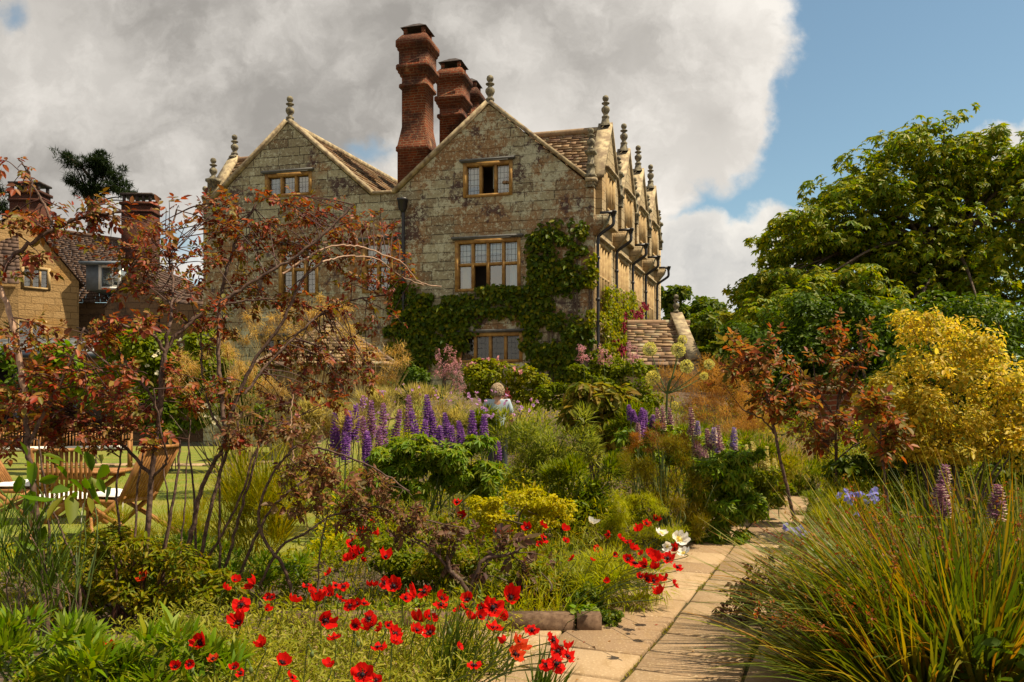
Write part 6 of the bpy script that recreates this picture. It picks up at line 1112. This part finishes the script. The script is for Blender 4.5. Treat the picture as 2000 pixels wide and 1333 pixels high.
# ------------------------------------------------------------------ garden furniture
def frame_at(o, ang):
    c, s_ = math.cos(ang), math.sin(ang); o = np.array(o, float)
    return lambda f, w, z: o+np.array((c*f-s_*w, s_*f+c*w, z))
def chair(label, o, ang, cushion=True):
    t = thing('teak_chair', label, 'chair', o, 'folding teak chairs on the lawn'); T = frame_at(o, ang)          # +f is forward
    mb = MB()
    for w in (-.27, .27): mb.bar(T(-.05, w, .40), T(-.42, w, 1.06), .035, .05)
    mb.bar(T(-.05, -.27, .43), T(-.05, .27, .43), .04, .05); mb.bar(T(-.41, -.27, 1.04), T(-.41, .27, 1.04), .07, .035)
    for i in range(11): w = -.225+.045*i; mb.bar(T(-.06, w, .44), T(-.405, w, 1.03), .03, .014)
    obj('backrest', mb, M['teak'], t); mb = MB()
    for i in range(9): f = -.02+.058*i; mb.bar(T(f, -.25, .43-.01*i*.2), T(f, .25, .43-.01*i*.2), .045, .018)
    for w in (-.26, .26): mb.bar(T(-.06, w, .42), T(.5, w, .42), .03, .05)
    obj('seat', mb, M['teak'], t)
    for w in (-.29, .29):
        mb = MB(); mb.bar(T(.46, w, .43), T(-.45, w, 0), .03, .05); obj('leg', mb, M['teak'], t)
        mb = MB(); mb.bar(T(-.12, w*.9, .50), T(.5, w*.9, 0), .03, .05); obj('leg', mb, M['teak'], t)
    if cushion:
        mb = MB(); n, m_ = 12, 10; v = []
        for sd in (1, -1):
            for i in range(n):
                for j in range(m_):
                    a, b = i/(n-1), j/(m_-1); e = (1-(2*a-1)**6)*(1-(2*b-1)**6); v.append(T(-.06+.56*a, -.26+.52*b, .485+sd*.04*max(.1, e)+.012*math.sin(9*a+5*b)*e))
        f = []
        for k in range(2):
            for i in range(n-1):
                for j in range(m_-1): q = k*n*m_+i*m_+j; f.append((q, q+1, q+m_+1, q+m_))
        rim = [i*m_ for i in range(n)]+[(n-1)*m_+j for j in range(1, m_)]+[i*m_+m_-1 for i in range(n-2, -1, -1)]+[j for j in range(m_-2, 0, -1)]
        for q in range(len(rim)): a, b = rim[q], rim[(q+1) % len(rim)]; f.append((a, b, b+n*m_, a+n*m_))
        mb.add(v, f); c = obj('cushion', mb, M['cushion'], t, smooth=True)
        mb = MB()
        for w in (-.22, .22): mb.tube(smooth_line([T(-.06, w, .46), T(-.08, w+.02, .36), T(-.07, w+.03, .22)], 5), .005, 4)
        obj('tie', mb, M['cushion'], c)
    return t
def table(label, o, ang, L=1.2, W=.8, h=.72):
    t = thing('teak_table', label, 'table', o); T = frame_at(o, ang); mb = MB()
    for i in range(9): w = -W/2+W*(i+.5)/9; mb.bar(T(-L/2, w, h-.015), T(L/2, w, h-.015), W/9-.008, .028)
    for f in (-L/2, L/2): mb.bar(T(f, -W/2, h-.017), T(f, W/2, h-.017), .06, .034)
    obj('tabletop', mb, M['teak'], t); mb = MB()
    for w in (-W/2+.08, W/2-.08): mb.bar(T(-L/2+.1, w, h-.07), T(L/2-.1, w, h-.07), .03, .07)
    obj('apron', mb, M['teak'], t)
    for w in (-W/2+.1, W/2-.1):
        for a in (-1, 1): mb = MB(); mb.bar(T(a*(L/2-.12), w+.02*a, h-.05), T(-a*(L/2-.1), w+.02*a, 0), .035, .06); obj('leg', mb, M['teak'], t)
def bench(label, o, ang, L=1.5):
    t = thing('teak_bench', label, 'bench', o, 'teak benches at the far side of the lawn'); T = frame_at(o, ang); mb = MB()
    for i in range(5): mb.bar(T(.05+i*.1, -L/2, .43), T(.05+i*.1, L/2, .43), .075, .025)
    obj('seat', mb, M['teak'], t); mb = MB(); mb.bar(T(-.08, -L/2, .92), T(-.08, L/2, .92), .04, .08); mb.bar(T(-.02, -L/2, .5), T(-.02, L/2, .5), .03, .05)
    for i in range(22): w = -L/2+.06+(L-.12)*i/21; mb.bar(T(-.02, w, .5), T(-.08, w, .9), .03, .015)
    obj('backrest', mb, M['teak'], t)
    for w in (-L/2, L/2):
        mb = MB(); mb.bar(T(-.04, w, .68), T(.5, w, .66), .07, .03); obj('armrest', mb, M['teak'], t)
        mb = MB(); mb.bar(T(.48, w, 0), T(.48, w, .65), .06, .06); obj('leg', mb, M['teak'], t); mb = MB(); mb.bar(T(0, w, 0), T(-.1, w, .95), .05, .05); obj('leg', mb, M['teak'], t); mb = MB(); mb.bar(T(.0, w, .12), T(.48, w, .12), .04, .04); obj('stretcher', mb, M['teak'], t)
    mb = MB(); mb.hexa([T(f, w, z) for z in (.45, .52) for f, w in ((.02, -L/2+.05), (.5, -L/2+.05), (.5, L/2-.05), (.02, L/2-.05))]); obj('cushion', mb, M['cushion'], t)
def build_furniture():
    def at(px, D): x = (px-1000)/F*D; return (x, D, float(gz(x, D))+.006)
    chair('folding teak chair with a white cushion seen from behind the red rose canes', at(258, 9.3), math.radians(165)); chair('folding teak chair cut off by the left edge of the lawn', at(15, 10.3), math.radians(5))
    table('folding teak table with crossed legs left of the cushioned chair', at(165, 10.4), math.radians(4), 1.0, .7, .66)
    chair('low teak chair with a white cushion pulled up behind the broad leaves', at(120, 8.9), math.radians(120)); bench('teak bench nearest the flowering shrub across the lawn', at(188, 19.0), math.radians(-70)); bench('teak bench further left across the lawn', at(50, 18.6), math.radians(-80))
# ------------------------------------------------------------------ the person
def build_person():
    px, D = 972, 13.3; x = (px-1000)/F*D; g = float(gz(x, D)); htop = P(px, 750, D)[2]; Hh = 1.66; g = htop-Hh
    t = thing('person', 'fair-haired person in a pale blue top standing among the flowers with back turned', 'person', (x, D, g))
    sk = bpy.data.materials.new('skin'); skin = plain('skin_tone', (.48, .27, .18), .55, .35); hair = plain('fair_hair', (.46, .35, .22), .7, .2, nscale=60, col2=(.24, .165, .10)); shirt = plain('pale_blue_cotton', (.34, .41, .47), .85, .2, nscale=12, col2=(.34, .43, .50)); trs = plain('dark_trousers', (.05, .055, .07), .85, .2)
    def skinm(name, m, joints, edges, root):
        me = bpy.data.meshes.new(name); me.from_pydata([j[:3] for j in joints], edges, []); me.materials.append(m); o = link(name, me, None); o.parent = t
        md = o.modifiers.new('skin', 'SKIN'); md.use_smooth_shade = True
        for i, j in enumerate(joints): v = me.skin_vertices[0].data[i]; v.radius = (j[3], j[4] if len(j) > 4 else j[3]); v.use_root = (i == root)
        s_ = o.modifiers.new('sub', 'SUBSURF'); s_.levels = 1; s_.render_levels = 2; return o
    J = [(0, 0, .92, .15, .11), (0, 0, 1.12, .13, .09), (0, 0, 1.30, .15, .10), (0, 0, 1.40, .06, .05), (0, .0, 1.47, .05, .05), (0, -.0, 1.55, .075, .09), (0, 0, 1.63, .05, .06),
         (-.17, 0, 1.36, .05), (-.23, .0, 1.10, .04), (-.20, .16, .92, .03), (-.19, .22, .87, .03), (.17, 0, 1.36, .05), (.23, 0, 1.10, .04), (.20, .16, .92, .03), (.19, .22, .87, .03),
         (-.09, 0, .86, .085), (-.10, 0, .48, .055), (-.10, 0, .08, .04), (-.10, .14, .03, .035), (.09, 0, .86, .085), (.10, 0, .48, .055), (.10, 0, .08, .04), (.10, .14, .03, .035)]
    E_ = [(0, 1), (1, 2), (2, 3), (3, 4), (4, 5), (5, 6), (2, 7), (7, 8), (8, 9), (9, 10), (2, 11), (11, 12), (12, 13), (13, 14), (0, 15), (15, 16), (16, 17), (17, 18), (0, 19), (19, 20), (20, 21), (21, 22)]
    body = skinm('body', skin, J, E_, 0)
    for sg in (-1, 1):
        for k, (dx, L) in enumerate(((-.025, .06), (-.008, .07), (.009, .068), (.025, .055), (-.04*sg, .045))):
            j = [(sg*.19+dx*.8, .23, .865, .009), (sg*.19+dx, .26, .84, .008), (sg*.19+dx, .26+L*.35, .84-L*.6, .007)]; skinm('finger', skin, j, [(0, 1), (1, 2)], 0)
    mb = MB(); rs = 3000; d = rv(rs); d = d[(d[:, 2] > -.55) & ((d[:, 1] < .35) | (d[:, 2] > .35))]; n = len(d); c = np.array((x, D, g+1.565)); p = c+d*np.array((.095, .112, .118)); leaves(mb, p, unit(np.stack([d[:, 0]*.5, -.3+0*d[:, 0], -.9+.3*d[:, 2]], -1)+.25*rv(n)), d, .05, .022); obj('hair', mb, hair, t)
    top = [(0, 0, .84, .165, .125), (0, 0, 1.12, .145, .105), (0, 0, 1.31, .165, .112), (0, 0, 1.39, .075, .065), (-.17, 0, 1.365, .066), (-.225, 0, 1.15, .058), (.17, 0, 1.365, .066), (.225, 0, 1.15, .058)]
    skinm('shirt', shirt, top, [(0, 1), (1, 2), (2, 3), (2, 4), (4, 5), (2, 6), (6, 7)], 0)
    lg = [(0, 0, .90, .16, .125), (-.09, 0, .80, .098), (-.10, 0, .48, .07), (-.10, 0, .10, .055), (.09, 0, .80, .098), (.10, 0, .48, .07), (.10, 0, .10, .055)]; skinm('trousers', trs, lg, [(0, 1), (1, 2), (2, 3), (0, 4), (4, 5), (5, 6)], 0)
    mb = MB(); cf = np.array((x, D, g+1.55))
    for sg in (-1, 1): mb.lathe(cf+np.array((sg*.078, .0, 0)), [(0, -.03), (.012, -.02), (.016, .01), (.008, .03), (0, .032)], 8)
    mb.lathe(cf+np.array((0, .092, -.02)), [(0, -.02), (.016, -.015), (.012, .01), (.005, .04), (0, .042)], 8); obj('face_features', mb, skin, t, smooth=True)
# ------------------------------------------------------------------ build everything
build_path(); build_ground(); build_house(); build_cottage(); build_pavilion(); build_porch()
build_trees(); build_climbers(); build_border(); build_roses(); build_poppies(); build_spikes(); build_furniture(); build_person()
